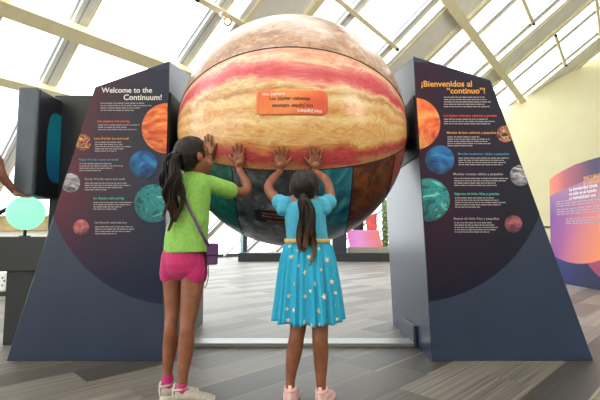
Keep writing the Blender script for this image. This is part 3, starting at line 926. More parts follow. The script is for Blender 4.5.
M['shoe_white'] = plain('sneaker_sole', (206, 196, 184), .6, .05)
M['shoe_rose'] = cloth('rose_sneaker', (226, 176, 178), .06, 80)
M['sole_rose'] = plain('rose_sole', (232, 196, 188), .6, .05)
M['eye'] = plain('eye_white', (176, 166, 158), .2, .02)
M['iris'] = plain('iris_dark', (34, 22, 16), .2, .02)
M['lip'] = plain('lip', (150, 80, 74), .45, .05)
M['tie'] = plain('hair_tie_black', (18, 16, 18), .7)

def frame(F, U=(0, 0, 1)):
    F = V(F).normalized(); Rr = F.cross(V(U)).normalized(); U = Rr.cross(F).normalized()
    return Rr, F, U
class Head:
    def __init__(s, c, F, U=(0, 0, 1), k=1.):
        s.c = V(c); s.R, s.F, s.U = frame(F, U); s.k = k
    def p(s, x, y, z): return s.c + (s.R * x + s.F * y + s.U * z) * s.k
    def ax(s): return (s.R, s.F, s.U)
    def add(s, mb):
        k = s.k
        B = lambda x, y, z, a, b, c: mb.blob(s.p(x, y, z), (a * k, b * k, c * k), s.ax())
        B(0, -.012, .026, .071, .086, .078)
        B(0, .012, -.022, .061, .070, .074)
        B(0, .028, -.052, .046, .052, .046)
        B(0, .062, -.078, .020, .018, .016)
        for q in (-1, 1):
            B(q * .034, .052, -.030, .024, .026, .026)
            B(q * .026, .068, .020, .022, .012, .008)
            B(q * .074, -.008, -.010, .009, .015, .025)
            B(q * .080, -.018, -.006, .006, .012, .023)
        mb.tube([s.p(0, .076, .012), s.p(0, .088, -.010), s.p(0, .096, -.026)], [.006 * k, .008 * k, .010 * k], 10)
        B(.009, .084, -.028, .007, .008, .006); B(-.009, .084, -.028, .007, .008, .006)
        B(0, .078, -.048, .019, .010, .0055); B(0, .076, -.058, .016, .010, .006)
    def face_parts(s, root):
        k = s.k
        for q in (-1, 1):
            mb = MB(); mb.blob(s.p(q * .028, .0705, .004), (.0105 * k, .0078 * k, .0048 * k), s.ax())
            e = build('eye', mb, M['eye'], root, sm=True)
            mb = MB(); mb.blob(s.p(q * .028, .0775, .004), (.0052 * k, .0025 * k, .0052 * k), s.ax())
            build('iris', mb, M['iris'], e, sm=True)
            mb = MB(); mb.tube([s.p(q * .014, .080, .020), s.p(q * .028, .078, .025), s.p(q * .042, .068, .021)], [.002 * k, .003 * k, .0015 * k], 8, sub=3)
            build('eyebrow', mb, M['tie'], root, sm=True)
        mb = MB(); mb.blob(s.p(0, .0865, -.048), (.016 * k, .004 * k, .0035 * k), s.ax()); mb.blob(s.p(0, .085, -.055), (.013 * k, .004 * k, .004 * k), s.ax())
        build('lips', mb, M['lip'], root, sm=True)
    def hair(s, root, tie, mat, seed=1, nst=260):
        """combed-back cap with fine strands all running to the tie point"""
        rnd = random.Random(seed); k = s.k; mb = MB()
        cc = s.p(0, -.020, .022); rx, ry, rzz = .078 * k, .088 * k, .084 * k
        mb.blob(s.p(0, -.026, .020), (rx, ry * .98, rzz), s.ax(), 36, 24)
        mb.blob(s.p(0, -.040, -.012), (.066 * k, .062 * k, .066 * k), s.ax(), 24, 16)
        tl = V(tie) - cc
        tn = V((tl.dot(s.R) / rx, tl.dot(s.F) / ry, tl.dot(s.U) / rzz)).normalized()
        for i in range(nst):
            # start on the hairline ring: forehead, temples, behind the ears, nape
            a = rnd.uniform(0, 2 * PI)
            sx_, sz = math.sin(a), math.cos(a)
            st = V((sx_ * .97, .52 if sz > .1 else .52 + .9 * (sz - .1), sz * .92)).normalized()
            if rnd.random() < .45:
                st = st.lerp(tn, rnd.uniform(.1, .7)).normalized()
            pts = []; n = 9; lift = rnd.uniform(1.0, 1.03)
            for j in range(n + 1):
                q = j / n
                d = st.lerp(tn, q)
                if d.length < .05: d = tn
                d = d.normalized() * lift
                pts.append(cc + s.R * d.x * rx + s.F * d.y * ry + s.U * d.z * rzz)
            pts[-1] = V(tie)
            mb.tube(pts, [.0012] + [.0021] * (n - 1) + [.002], 5, cap=False)
        return build('hair', mb, mat, root, sm=True)
def ponytail(path, widths, depths, parent, mat, seed=3, n=230, wave=.008, ragged=.12):
    rnd = random.Random(seed); mb = MB()
    P_, W_ = smooth([V(p) for p in path], [(w, d) for w, d in zip(widths, depths)], 5)
    mb.tube(P_[:-12], [(w * .68, d * .68) for w, d in W_[:-12]], 14, side=(1, 0, 0))
    m = len(P_)
    NC = 16
    clumps = [(2 * PI * c / NC + rnd.uniform(-.2, .2), rnd.uniform(.55, 1), rnd.uniform(0, 6), rnd.uniform(.6, 1.3), rnd.uniform(11, 15), 1 - rnd.random() * ragged * 2) for c in range(NC)]
    for i in range(n):
        ca, cq, ph, am, fr_q, cl = clumps[i % NC]
        a = ca + rnd.gauss(0, .16); q = min(1.05, max(.3, cq + rnd.gauss(0, .10)))
        L = int(m * max(.4, cl - rnd.random() * .06)); loose = rnd.random() < .15
        pts = []
        for j in range(0, max(6, L)):
            j = min(j, m - 1); w, d = W_[j]; u_ = j / m
            off = V((math.cos(a) * w * q, math.sin(a) * d * q, 0))
            g_ = min(1, u_ * 2.5) * wave * am * (1.5 if loose else 1)
            off.x += g_ * math.sin(u_ * fr_q + ph + (rnd.gauss(0, .1) if loose else 0))
            off.y += g_ * .8 * math.cos(u_ * fr_q * .9 + ph)
            pts.append(P_[j] + off)
        r = rnd.uniform(.0016, .0027)
        mb.tube(pts, [r] * (len(pts) - 1) + [.0006], 5, cap=False)
    return build('ponytail', mb, mat, parent, sm=True)

def hand(mb, x, y, ang, thumb, k=1., bend=0., spread=13, lens=(.9, 1.05, 1., .82)):
    """open hand laid on the globe: palm centre at pixel x, y, fingers up turned by ang degrees, thumb +1 to screen right / -1 left. returns wrist"""
    c = sph(x, y); n0 = (c - GC).normalized()
    U = V((0, 0, 1)); U = (U - n0 * U.dot(n0)).normalized(); X = U.cross(n0)
    if X.x < 0: X = -X
    a = math.radians(ang); up = U * math.cos(a) + X * math.sin(a); rt = X * math.cos(a) - U * math.sin(a)
    def q(u_, v_, off): return GC + (c + rt * u_ * k + up * v_ * k - GC).normalized() * (R + off * k)
    # palm: several metacarpal tubes side by side so that it has knuckles
    for u0, u1, v1 in ((-.022, -.026, .026), (-.009, -.009, .032), (.005, .009, .032), (.016, .026, .026)):
        mb.tube([q(u0 * .6, -.042, .017), q((u0 + u1) / 2, -.01, .014), q(u1, v1, .0115)], [.0125 * k, .0125 * k, .0085 * k], 12, sub=3)
    mb.blob(q(0, -.008, .014), (.026 * k, .032 * k, .010 * k), (rt, up, n0))
    # order of fingers from thumb side: index, middle, ring, little
    us = [.027, .009, -.009, -.026]
    base = [.026, .031, .029, .022]
    for i in range(4):
        u0 = us[i] * thumb
        aa = math.radians((spread * (1.25 - i * .85)) * thumb)
        L = .052 * lens[i]
        du, dv = math.sin(aa), math.cos(aa)
        r = (.0075, .0078, .0074, .0065)[i]
        pts = [q(u0, base[i] - .008, .0115), q(u0 + du * L * .1, base[i] + dv * L * .1, .0125), q(u0 + du * L * .45, base[i] + dv * L * .45, .0125), q(u0 + du * L * .75, base[i] + dv * L * .75, .0095), q(u0 + du * L, base[i] + dv * L, .0072)]
        mb.tube(pts, [r * k, r * k * 1.02, r * k * .97, r * k * .92, r * k * .8], 12, sub=3)
    th = [q(.016 * thumb, -.030, .016), q(.034 * thumb, -.012, .015), q(.050 * thumb, .006, .012), q(.061 * thumb, .018, .008)]
    mb.tube(th, [.012 * k, .0100 * k, .0085 * k, .007 * k], 12, sub=3)
    return q(0, -.058, .026), up, rt, n0

def shoe(root, heel, toe_dir, L, W, H, mat, sole_mat, label=None, lace=None):
    """low sneaker: heel point on the floor, pointing along toe_dir"""
    d = V((toe_dir[0], toe_dir[1], 0)).normalized(); sd = V((d.y, -d.x, 0))
    h = V((heel[0], heel[1], 0))
    def ring(u_, w, z0, z1, n=20):
        c = h + d * u_ * L
        return [c + sd * math.cos(2 * PI * i / n) * w + V((0, 0, (z0 + z1) / 2 + (z1 - z0) / 2 * math.sin(2 * PI * i / n))) for i in range(n)]
    def lathe(sec):
        mb = MB(); n = 20; vs = []
        for s_ in sec: vs += ring(*s_)
        fs = [(i * n + k, i * n + (k + 1) % n, (i + 1) * n + (k + 1) % n, (i + 1) * n + k) for i in range(len(sec) - 1) for k in range(n)]
        fs += [tuple(range(n)), tuple(range((len(sec) - 1) * n, len(sec) * n))]
        return mb.add(vs, fs)
    W2 = W / 2
    up = lathe([(.00, W2 * .35, .03, H * .72), (.04, W2 * .72, .015, H * .98), (.12, W2 * .82, .012, H), (.25, W2 * .86, .012, H * .93), (.40, W2 * .9, .012, H * .86),
                (.55, W2 * .96, .012, H * .70), (.70, W2, .012, H * .56), (.84, W2 * .92, .012, H * .47), (.94, W2 * .68, .012, H * .38), (.99, W2 * .3, .015, H * .26)])
    o = build('shoe', up, mat, root, sm=True)
    if label: o['label'] = label
    prof = [(-.02, .25), (.0, .62), (.08, .86), (.3, .86), (.5, .93), (.7, 1.06), (.86, .98), (.96, .7), (1.01, .3)]
    pl = [h + d * u_ * L + sd * w * W2 * 1.03 for u_, w in prof] + [h + d * u_ * L - sd * w * W2 * 1.03 for u_, w in reversed(prof)]
    mb = MB().prism(pl, (0, 0, .024)); build('sole', mb, sole_mat, o, bevel=.006, seg=2)
    mb = MB(); c = h + d * .14 * L + V((0, 0, H * .93))
    mb.tube([c + d * .032 * math.cos(a) + sd * W2 * .62 * math.sin(a) + V((0, 0, .006 * math.cos(a))) for a in [2 * PI * i / 20 for i in range(21)]], [.007] * 21, 8, cap=False)
    build('collar', mb, mat, o, sm=True)
    mb = MB(); c = h + d * -.01 * L
    mb.tube([c + V((0, 0, H * .35)), c + V((0, 0, H * .7)) - d * .004, c + V((0, 0, H * 1.12))], [(.006, .012), (.006, .011), (.005, .009)], 8, side=tuple(d), sub=3)
    build('heel_tab', mb, sole_mat, o, sm=True)
    for j in range(4):
        u_ = .34 + .09 * j; z = H * (.93 - .12 * j) + .001
        mb = MB(); a = h + d * u_ * L
        mb.tube([a - sd * W2 * .45 + V((0, 0, z - .008)), a + V((0, 0, z + .002)), a + d * .012 + sd * W2 * .45 + V((0, 0, z - .008))], [.003, .003, .003], 6, sub=3)
        build('lace', mb, M['shoe_white'], o, sm=True)
    return o

def limb_px(mb, rows, side=(1, 0, 0), seg=16, sub=4, dk=1.05):
    """rows: (x, y, Y, half width px)"""
    mb.tube([at(x, y, Y) for x, y, Y, w in rows], [(w * pxm(Y), w * pxm(Y) * dk) for x, y, Y, w in rows], seg, side=side, sub=sub)
def body_rows(mb, rows, side, seg=24, sub=4, cap=True):
    """rows: (x, y, Y, half width px, depth metres)"""
    mb.tube([at(x, y, Y) for x, y, Y, w, d in rows], [(w * pxm(Y), d) for x, y, Y, w, d in rows], seg, side=side, sub=sub, cap=cap)

# ---------------- the girl in green
GY = 2.10
g = empty('person', (at(180, 390, GY).x, GY, 0), 'girl in lime green shirt and pink shorts with long ponytail, both hands on the globe', 'person')
hd = Head(at(195, 157.5, 2.10), (.76, .64, .06), k=.98)
fw = V((.42, .91, 0)).normalized(); sd = V((fw.y, -fw.x, 0))
mb = MB()
hd.add(mb)
mb.tube([at(189, 180, 2.11), hd.p(0, -.015, -.05)], [.036, .035], 16)
body_rows(mb, [(193, 178, 2.11, 12, .045), (193, 186, 2.11, 19, .06), (191, 205, 2.11, 18, .065), (188, 225, 2.11, 17, .062), (185, 245, 2.11, 19, .068), (184, 262, 2.11, 20, .075)], sd)
limb_px(mb, [(174, 262, 2.13, 10.5), (172.5, 280, 2.13, 9.4), (172.5, 300, 2.13, 8.0), (172, 318, 2.12, 6.6), (171, 328, 2.11, 6.4), (170.5, 340, 2.13, 7.0), (169.5, 352, 2.14, 6.6), (168.2, 366, 2.14, 5.0), (167.5, 378, 2.14, 4.4), (168, 387, 2.14, 4.6)])
limb_px(mb, [(193, 262, 2.10, 12.0), (192.5, 280, 2.10, 11.2), (191, 300, 2.09, 10.0), (188.5, 318, 2.08, 8.0), (187.2, 330, 2.07, 7.2), (186.3, 343, 2.08, 7.8), (185, 357, 2.08, 7.0), (183.3, 372, 2.08, 5.3), (182.2, 385, 2.08, 4.6), (182.5, 394, 2.08, 4.8)])
for x, Y, yy, dx, dy in ((168, 2.14, 389, .8, .6), (182.5, 2.08, 396, 1, .3)):
    a = at(x, yy, Y); a.z = .035; dd = V((dx, dy, 0)).normalized()
    mb.tube([a, a + dd * .05 + V((0, 0, -.003)), a + dd * .09 + V((0, 0, -.010))], [.022, .021, .014], 12, sub=3)
wR, up, rt, n0 = hand(mb, 240, 158.5, 4, -1, 1.0)
wp = wR
mb.tube([at(211, 185.5, 2.135), at(228, 190.5, 2.18), at(245, 192, 2.24), at(246.5, 184, 2.29), wp, wp + (sph(240, 158.5, .02) - wp) * .6], [.034, .031, .0275, .0265, .0185, .018], 16, sub=5)
wL, _, _, _ = hand(mb, 210.5, 149, -6, 1, 1.0)
mb.tube([at(180, 186, 2.16), at(190, 184, 2.24), at(202, 176, 2.33), wL, wL + (sph(210.5, 149, .02) - wL) * .6], [.034, .031, .027, .0185, .018], 16, sub=5)
body = remeshed('body', mb, M['skin'], g, .0036, 3)
hd.face_parts(g)
tieG = at(177.5, 153, 2.03)
hmG = hair_mat('hair_brown', at(170, 240, 2.03).z, at(170, 195, 2.03).z, (104, 70, 48))
hair = hd.hair(g, tieG, hmG, 5)
mb = MB(); tt_ = V((-.9, -.3, .1)).normalized()
for i in range(3):
    pass
mb.tube([tieG + V((.006, .004, 0)), tieG + V((-.010, -.004, -.003))], [.016, .016], 14)
build('hair_tie', mb, M['tie'], g, sm=True)
ponytail([tieG, at(174, 155, 2.01), at(172, 165, 2.0), at(173, 182, 2.0), at(172.5, 200, 2.005), at(171, 218, 2.01), at(169, 238, 2.01)],
         [.012, .026, .034, .040, .040, .034, .020], [.012, .025, .032, .034, .03, .026, .014], g, hmG, 8, 300, wave=.014, ragged=.2)
# shirt
mb = MB()
body_rows(mb, [(190.5, 173, 2.11, 8.5, .048), (192, 178, 2.11, 14, .055), (193, 183, 2.11, 20, .068), (192, 194, 2.11, 20.5, .078), (190.5, 208, 2.11, 20.5, .080), (189, 222, 2.11, 21.5, .083), (186.5, 236, 2.11, 23, .088), (186.5, 246, 2.11, 24, .094), (186.5, 252, 2.11, 24.3, .095)], sd, cap=False)
mb.tube([at(208, 183.5, 2.12), at(219, 187, 2.145), at(229.5, 190.5, 2.18)], [.045, .045, .046], 18, sub=3)
mb.tube([at(180, 184, 2.13), at(187, 184, 2.21), at(193, 181, 2.27)], [.043, .043, .042], 18, sub=3)
for q in range(6):     # soft folds
    a = at(186 + 3 * q, 236 - q * 2, 2.11 - .075); 
    mb.tube([a, a + V((.02, -.004, .05))], [.006, .004], 8)
def hemwave(p): return p
sh = remeshed('t_shirt', mb, M['green'], g, .004, 4)
mb = MB()
mb.tube([at(190.5 + 8.6 * math.cos(a), 174.2 - 1.2 * math.sin(a), 2.11 + .047 * math.sin(a)) for a in [2 * PI * i / 24 for i in range(25)]], [.005] * 25, 8, cap=False)
build('neckband', mb, M['green'], sh, sm=True)
# shorts
mb = MB()
body_rows(mb, [(184, 247, 2.11, 21, .082), (184, 255, 2.11, 21.5, .088), (184, 263, 2.11, 21.5, .09)], sd)
mb.tube([at(173.5, 256, 2.12), at(172.5, 266, 2.12), at(171.5, 273.5, 2.13)], [(.052, .066), (.056, .064), (.056, .062)], 20, side=tuple(sd), sub=3, cap=True)
mb.tube([at(193, 256, 2.10), at(194, 266, 2.10), at(194.5, 275, 2.10)], [(.060, .068), (.064, .066), (.064, .064)], 20, side=tuple(sd), sub=3, cap=True)
remeshed('shorts', mb, M['pink'], g, .004, 5)
for x, Y, yt, yb in ((167.6, 2.14, 376, 386), (182, 2.08, 385, 394)):
    mb = MB(); mb.tube([at(x + .2, yt, Y), at(x, (yt + yb) / 2, Y), at(x + .3, yb, Y)], [.0262, .0262, .028], 18, sub=3)
    build('sock', mb, M['sock'], g, sm=True)
h1 = at(160.5, 392, 2.12); h2 = at(174.5, 398, 2.06)
shoe(g, (h1.x, 2.125), (.88, .47), .185, .074, .078, M['shoe_grey'], M['shoe_white'])
shoe(g, (h2.x - .005, 2.075), (1, .22), .19, .076, .080, M['shoe_grey'], M['shoe_white'])
# crossbody bag
bagc = at(211.5, 254, 2.12)
bag = empty('crossbody_bag', (bagc.x, bagc.y, bagc.z - .07), 'small purple crossbody bag with a thin strap worn by the girl in green', 'bag')
mb = MB().obox(bagc, V((.95, .3, 0)) * .028, V((-.3, .95, 0)) * .045, V((0, 0, .052))); build('pouch', mb, M['purple'], bag, bevel=.012, seg=3)
mb = MB().obox(bagc + V((.0, -.004, .024)), V((.95, .3, 0)) * .031, V((-.3, .95, 0)) * .049, V((0, 0, .030))); build('flap', mb, M['purple'], bag, bevel=.010, seg=3)
mb = MB()
back = [(178, 180, .066), (184, 196, .092), (190, 210, .094), (197, 224, .096), (203, 236, .090), (208, 245, .06)]
mb.tube([at(x, y, 2.11 - d) for x, y, d in back] + [bagc + V((0, .0, .05))], [(.007, .0025)] * 7, 8, side=(.8, 0, .6), sub=4)
mb.tube([at(178, 180, 2.11 - .066), at(178.5, 177, 2.11 - .03), at(180, 176, 2.13)], [(.007, .0025)] * 3, 8, side=(.8, 0, .6), sub=3)
build('strap', mb, M['purple'], bag, sm=True)
mb = MB(); e0 = bagc + V((-.01, -.045, -.045))
mb.tube([e0, e0 + V((-.008, 0, -.05)), e0 + V((-.016, 0, -.10)), e0 + V((-.006, 0, -.112)), e0 + V((.006, 0, -.06)), e0 + V((.004, 0, 0))], [.002] * 6, 6, sub=5)
build('wrist_cord', mb, M['tie'], bag, sm=True)

# ---------------- the girl in the star dress
BY = 2.05
b_ = empty('person', (at(305, 395, BY).x, BY, 0), 'girl in turquoise dress with gold stars and ponytail, arms raised, palms on the globe', 'person')
hb = Head(at(304.5, 187, 2.07), (.02, .93, .36), k=.88)
mb = MB(); hb.add(mb)
mb.tube([at(304, 207, 2.06), hb.p(0, -.015, -.05)], [.033, .033], 16)
body_rows(mb, [(304, 203, 2.06, 17, .045), (304, 212, 2.06, 19, .055), (305, 225, 2.06, 18, .055), (307, 240, 2.06, 18, .055), (308, 262, 2.07, 21, .07), (308, 285, 2.07, 20, .07)], (1, 0, 0))
limb_px(mb, [(299, 285, 2.07, 11), (299, 310, 2.07, 9.6), (298, 328, 2.07, 7.9), (296.5, 338, 2.06, 7.5), (294.5, 350, 2.07, 7.8), (292.5, 363, 2.08, 6.6), (290.7, 377, 2.08, 4.8), (290, 389, 2.08, 4.2), (290, 396, 2.08, 4.6)])
limb_px(mb, [(318, 285, 2.06, 11), (319, 310, 2.06, 9.6), (320, 328, 2.06, 8.2), (320, 338, 2.05, 7.8), (320.8, 351, 2.06, 7.7), (320.8, 365, 2.07, 6.7), (321, 379, 2.07, 5.0), (321.5, 391, 2.07, 4.3), (321.5, 398, 2.07, 4.6)])
for x, Y in ((290, 2.08), (321.5, 2.07)):
    a = at(x, 394, Y); a.z = .033
    mb.tube([a, a + V((.004, .06, -.004)), a + V((.008, .115, -.012))], [.022, .024, .017], 12, sub=3)
wl, *_ = hand(mb, 280.5, 160.5, 4, 1, .97)
mb.tube([at(286, 208, 2.06), at(277, 200, 2.11), at(268.5, 189, 2.19), at(272, 180, 2.25), wl, wl + (sph(280.5, 160.5, .02) - wl) * .6], [.030, .028, .0245, .0235, .0175, .017], 16, sub=5)
wr, *_ = hand(mb, 315, 160.5, -4, -1, .97)
mb.tube([at(323, 208, 2.06), at(329.5, 200, 2.11), at(329, 188, 2.19), at(325, 179, 2.25), wr, wr + (sph(315, 160.5, .02) - wr) * .6], [.030, .028, .0245, .0235, .0175, .017], 16, sub=5)
remeshed('body', mb, M['skin'], b_, .0036, 3)
hb.face_parts(b_)
tieB = at(303.5, 198, 1.965)
hmB = hair_mat('hair_dark', at(306, 268, 1.97).z, at(306, 225, 1.97).z, (150, 104, 68))
hb.hair(b_, tieB, hmB, 9)
mb = MB(); mb.tube([tieB + V((0, .012, .006)), tieB + V((0, -.012, -.008))], [.017, .017], 14); build('hair_tie', mb, M['tie'], b_, sm=True)
ponytail([tieB, at(304.5, 200, 1.95), at(306, 209, 1.95), at(306.5, 222, 1.955), at(307, 238, 1.96), at(307.5, 252, 1.96), at(306, 268, 1.965)],
         [.013, .026, .034, .040, .042, .040, .030], [.012, .02, .026, .028, .028, .026, .018], b_, hmB, 12, 260, ragged=.16)
# bodice, puffed sleeves
mb = MB()
body_rows(mb, [(304, 199.5, 2.06, 13, .042), (304.5, 206, 2.06, 20, .058), (305, 215, 2.06, 20.5, .068), (306, 226, 2.06, 20.5, .068), (307.5, 241, 2.06, 20.5, .066)], (1, 0, 0))
for s_, pts in ((1, [(287, 203), (285, 206.5), (283.5, 210)]), (2, [(320, 203), (322.5, 206), (324, 209.5)])):
    for j in range(3):
        x, y = pts[j]
        mb.blob(at(x, y, 2.065), ((.036, .040, .036)[j], .042, (.034, .036, .032)[j]))
mb.tube([at(285, 205, 2.07), at(279.5, 202, 2.10)], [.038, .040], 18)
mb.tube([at(322.5, 205, 2.07), at(328.5, 202, 2.105)], [.038, .042], 18)
bod = remeshed('bodice', mb, M['aqua'], b_, .0038, 3)
# skirt with soft pleats
t_rows = [(307.5, 240.5, 20.6, .071), (307.5, 247, 23.8, .086), (307.5, 258, 26.4, .10), (307.5, 275, 28.6, .118), (308, 293, 30.6, .134), (308, 308, 32, .146), (308, 319.5, 32.8, .155)]
SEG = 240
rndp = random.Random(4)
pl_ph = [rndp.uniform(0, 6.28) for _ in range(4)]
def skirt_pt(k, a, inset=0.):
    """k 0..1 down the skirt, a angle (0 = +x, -pi/2 = towards viewer)"""
    f = k * (len(t_rows) - 1); i = min(int(f), len(t_rows) - 2); q = f - i
    r0, r1 = t_rows[i], t_rows[i + 1]
    x, y, w, d = [r0[j] * (1 - q) + r1[j] * q for j in range(4)]
    c = at(x, y, 2.06)
    ple = (.5 * math.sin(a * 22 + pl_ph[0] + .8 * math.sin(a * 3)) + .3 * math.sin(a * 35 + pl_ph[1]) + .35 * math.sin(a * 11 + pl_ph[2])) * (.004 + .020 * k)
    rw, rd = w * pxm(2.06) + ple - inset, d + ple - inset
    z = c.z + (.004 * math.sin(a * 11 + pl_ph[3]) * k if k > .9 else 0)
    return V((c.x + rw * math.cos(a), 2.06 + rd * math.sin(a), z))
NR = 28; vs = []
for i in range(NR + 1): vs += [skirt_pt(i / NR, 2 * PI * j / SEG) for j in range(SEG)]
for i in range(NR + 1): vs += [skirt_pt(1 - i / NR, 2 * PI * j / SEG, .002) for j in range(SEG)]
mb = MB().add(vs, [(i * SEG + j, i * SEG + (j + 1) % SEG, (i + 1) * SEG + (j + 1) % SEG, (i + 1) * SEG + j) for i in range(2 * NR + 1) for j in range(SEG)])
skirt = build('skirt', mb, M['aqua_skirt'], b_, sm=True)
mb = MB()
n = 48; vs = []
for z_, y in ((0, 238.6), (1, 242.8)):
    c = at(307.5, y, 2.06); vs += [V((c.x + 22.9 * pxm(2.06) * math.cos(2 * PI * j / n), 2.06 + .081 * math.sin(2 * PI * j / n), c.z)) for j in range(n)]
vs += [V((307.5, 0, 0))] * 0
mb.add(vs, [(j, (j + 1) % n, (j + 1) % n + n, j + n) for j in range(n)])
rb = build('waist_ribbon', mb, M['ribbon'], b_, sm=True)
md = rb.modifiers.new('thick', 'SOLIDIFY'); md.thickness = .003; md.offset = 0
# gold stars printed on the skirt
stars = [(277.5, 268, 3), (283, 281, 3.2), (292, 256, 3.4), (295.5, 281, 3.4), (304.8, 270, 3.6), (315, 280, 4.2), (326, 259, 3.6), (330.5, 279, 3.6), (279.5, 292, 3.6), (289, 293, 3), (304.5, 293, 3.6),
         (295, 304, 2.8), (322, 293, 4.2), (317.5, 305, 4), (333.5, 302, 3.4), (277.5, 312, 3.8), (288, 316, 3), (303.8, 316, 3.8), (324.5, 315.5, 3.8), (318, 324, 2.5), (299, 264, 2.6), (309, 256, 3), (333, 269, 2.6), (285, 266, 2.6),
         (288, 304, 2.6), (310, 287, 2.6), (334, 290, 2.6), (298.5, 250, 2.4), (320, 268, 2.8), (311, 319, 2.4), (335.5, 316, 2.6), (273.8, 302, 2.2), (318, 248, 2.6), (290, 246, 2.4)]
def star_on_skirt(k, a, r, rot):
    p = skirt_pt(k, a, -.0022)
    ta = (skirt_pt(k, a + .02) - skirt_pt(k, a - .02)).normalized(); tk = (skirt_pt(min(1, k + .02), a) - skirt_pt(k - .02, a)).normalized()
    nn = ta.cross(tk).normalized()
    if nn.dot(V((math.cos(a), math.sin(a), 0))) < 0: nn = -nn
    out = [p + nn * .0025]
    for i in range(10):
        q = rot + PI * i / 5; rr2 = r if i % 2 == 0 else r * .45
        out.append(p + (ta * math.cos(q) + tk * math.sin(q)) * rr2 + nn * .0012)
    return out
rs_ = random.Random(11)
sp_list = []
for (x, y, s_) in stars:
    k = max(.03, min(.97, (y - 240) / 83.))
    lo = 0
    # find k by height, then angle by horizontal offset
    for kk_ in range(100):
        k_ = kk_ / 99
        f = k_ * 6; i = min(int(f), 5); q = f - i
        yy = t_rows[i][1] * (1 - q) + t_rows[i + 1][1] * q
        if yy >= y: k = max(.03, min(.98, k_)); break
    f = k * 6; i = min(int(f), 5); q = f - i
    w = t_rows[i][2] * (1 - q) + t_rows[i + 1][2] * q
    cx = max(-.97, min(.97, (x - 308) / w * .97))
    sp_list.append((k, -math.acos(cx) if True else 0, s_ * .92 * pxm(1.95)))
for i in range(30):
    sp_list.append((rs_.uniform(.1, .95), rs_.uniform(.2, PI - .2), rs_.uniform(1.4, 2) * pxm(2.06)))
for k, a, r in sp_list:
    pts = star_on_skirt(k, a, r, rs_.uniform(0, 6))
    mb = MB().add(pts, [(0, 1 + i, 1 + (i + 1) % 10) for i in range(10)])
    build('gold_star', mb, M['goldfoil'], skirt)
shoe(b_, (at(290, 397, 2.05).x, 2.045), (.04, 1), .175, .078, .085, M['shoe_rose'], M['sole_rose'])
shoe(b_, (at(321, 399, 2.04).x - .004, 2.035), (.30, .95), .175, .078, .080, M['shoe_rose'], M['sole_rose'])

# ---------------- arm of somebody reaching down to the green lamp, mostly beyond the left picture edge
px_ = -2.78
p3 = empty('person', (px_, 2.910, 0), 'brown arm of a person, cut by the left picture edge, reaching for the green lamp', 'person')
mb = MB()
h3 = Head(V((px_, 2.840, 1.56)), (.93, .30, -.25), k=1.0)
h3.add(mb)
mb.tube([(px_ - .03, 2.820, 1.32), h3.p(0, -.02, -.05)], [.045, .042], 16)
mb.tube([(px_ - .03, 2.820, 1.36), (px_ - .03, 2.820, 1.28), (px_ - .02, 2.820, 1.08), (px_ - .03, 2.820, .86), (px_ - .03, 2.820, .76)], [(.08, .10), (.10, .15), (.09, .125), (.10, .13), (.10, .14)], 20, side=(1, 0, 0), sub=4)
for s_ in (-1, 1):
    y = 2.820 + s_ * .075
    mb.tube([(px_ - .03, y, .78), (px_ - .02, y, .44), (px_ - .03, y, .30), (px_ - .03, y, .08)], [.075, .05, .05, .032], 16, sub=4)
    mb.tube([(px_ - .04, y, .04), (px_ + .05, y, .035), (px_ + .13, y, .025)], [.034, .035, .022], 12, sub=3)
# left arm hanging, hand with fingers
def free_hand(mb, W, d, n, thumbv, k=1.):
    d = V(d).normalized(); n = V(n).normalized(); s_ = d.cross(n).normalized()
    if s_.dot(V(thumbv)) < 0: s_ = -s_
    W = V(W)
    q = lambda u_, v_, o: W + (s_ * u_ + d * v_ + n * o) * k
    for u0 in (-.024, -.008, .008, .024): mb.tube([q(u0 * .6, .0, 0), q(u0, .06, 0)], [.012 * k, .010 * k], 10)
    for i, u0 in enumerate((.026, .009, -.009, -.025)):
        L = .06 * (.9, 1.05, 1, .8)[i]
        mb.tube([q(u0, .055, 0), q(u0 * 1.2, .06 + L * .5, -.004), q(u0 * 1.3, .06 + L * .95, -.02)], [.0085 * k, .008 * k, .0065 * k], 10, sub=3)
    mb.tube([q(.02, .015, 0), q(.045, .045, -.004), q(.055, .07, -.012)], [.012 * k, .0095 * k, .0075 * k], 10, sub=3)
mb.tube([(px_ - .03, 2.980, 1.26), (px_ - .04, 3.030, 1.02), (px_ + .02, 3.020, .86)], [.045, .035, .024], 14, sub=4)
free_hand(mb, (px_ + .03, 3.015, .85), (.6, 0, -.8), (0, 1, 0), (1, 0, 0))
# right arm reaching to the lamp
wq = at(15, 192, 3.27)
mb.tube([(px_ - .02, 2.660, 1.27), (px_ + .10, 2.780, 1.20), at(-14, 152, 3.15), at(2, 176, 3.2), wq], [.048, .044, .042, .036, .025], 16, sub=4)
lampdir = (lc + V((.02, .0, LR + .012)) - wq)
free_hand(mb, wq, (.8, .1, -.42), (-.42, -.0, -.8), (0, -1, 0))
remeshed('body', mb, M['skin'], p3, .005, 3)
h3.face_parts(p3)
mb = MB(); h3.hair(p3, h3.p(0, -.12, 0), hmG, 21, 160)
mb = MB()
mb.tube([(px_ - .03, 2.820, 1.37), (px_ - .03, 2.820, 1.29), (px_ - .02, 2.820, 1.08), (px_ - .03, 2.820, .80)], [(.07, .07), (.115, .165), (.105, .14), (.118, .152)], 22, side=(1, 0, 0), sub=4)
mb.tube([(px_ - .02, 2.680, 1.27), (px_ + .05, 2.730, 1.235)], [.058, .058], 14); mb.tube([(px_ - .03, 2.970, 1.27), (px_ - .04, 3.010, 1.15)], [.058, .056], 14)
remeshed('t_shirt', mb, M['black'], p3, .006, 3)
mb = MB()
mb.tube([(px_ - .03, 2.820, .86), (px_ - .03, 2.820, .74)], [(.115, .15), (.115, .155)], 20, side=(1, 0, 0))
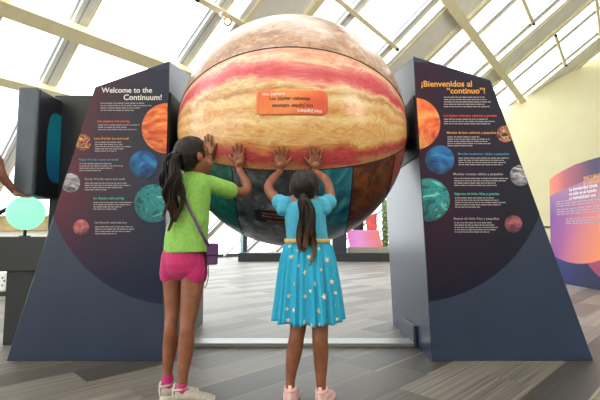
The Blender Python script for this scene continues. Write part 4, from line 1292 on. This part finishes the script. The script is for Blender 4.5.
for s_ in (-1, 1):
    y = 2.820 + s_ * .078; mb.tube([(px_ - .03, y, .78), (px_ - .02, y, .44), (px_ - .03, y, .12)], [.082, .066, .058], 16, sub=3)
remeshed('trousers', mb, M['slate'], p3, .006, 3)
for s_ in (-1, 1): shoe(p3, (px_ - .085, 2.820 + s_ * .078), (1, 0), .23, .085, .085, M['shoe_grey'], M['shoe_white'])

# ------------------------------------------------------------------ light: bright overcast sky through the glass roof, added fill lights in the room
w = bpy.data.worlds.new('overcast'); SC.world = w; w.use_nodes = True
nt = w.node_tree; bg = nt.nodes['Background']
tc = nt.nodes.new('ShaderNodeTexCoord'); sx = nt.nodes.new('ShaderNodeSeparateXYZ'); nt.links.new(tc.outputs['Generated'], sx.inputs[0])
rp = nt.nodes.new('ShaderNodeValToRGB'); nt.links.new(sx.outputs['Z'], rp.inputs[0])
rp.color_ramp.elements[0].position = 0; rp.color_ramp.elements[0].color = (.95, .97, 1, 1)
rp.color_ramp.elements[1].position = .8; rp.color_ramp.elements[1].color = (1, 1, 1, 1)
nt.links.new(rp.outputs[0], bg.inputs[0])
bg.inputs['Strength'].default_value = 4.6
def area(name, loc, aim, size, power, col=(1, 1, 1), sy=None):
    l = bpy.data.lights.new(name, 'AREA'); l.energy = power; l.color = col; l.size = size
    if sy: l.shape = 'RECTANGLE'; l.size_y = sy
    o = bpy.data.objects.new(name, l); COL.objects.link(o); o.location = loc
    o.rotation_euler = (V(aim) - V(loc)).to_track_quat('-Z', 'Y').to_euler()
    return o
area('overhead_fill', (1.5, -4, 7.5), (0, 2.5, .8), 5, 160, (1, .96, .9))  # added fill from high behind the camera, no real fixture
area('rear_fill', (1, -11, 2.6), (2, 4, 9), 14, 230, (1, .98, .95), 4)  # added fill from the back, tilted up to the roof; no windows modelled
area('roof_fill', (6.5, -1, 4.2), (6, 10, 8), 5, 520, (1, .98, .93), 4)  # added light to brighten the undersides of beams and soffits
SC.view_settings.view_transform = 'Standard'
SC.view_settings.look = 'None'
SC.view_settings.gamma = 1
SC.view_settings.exposure = 0.0
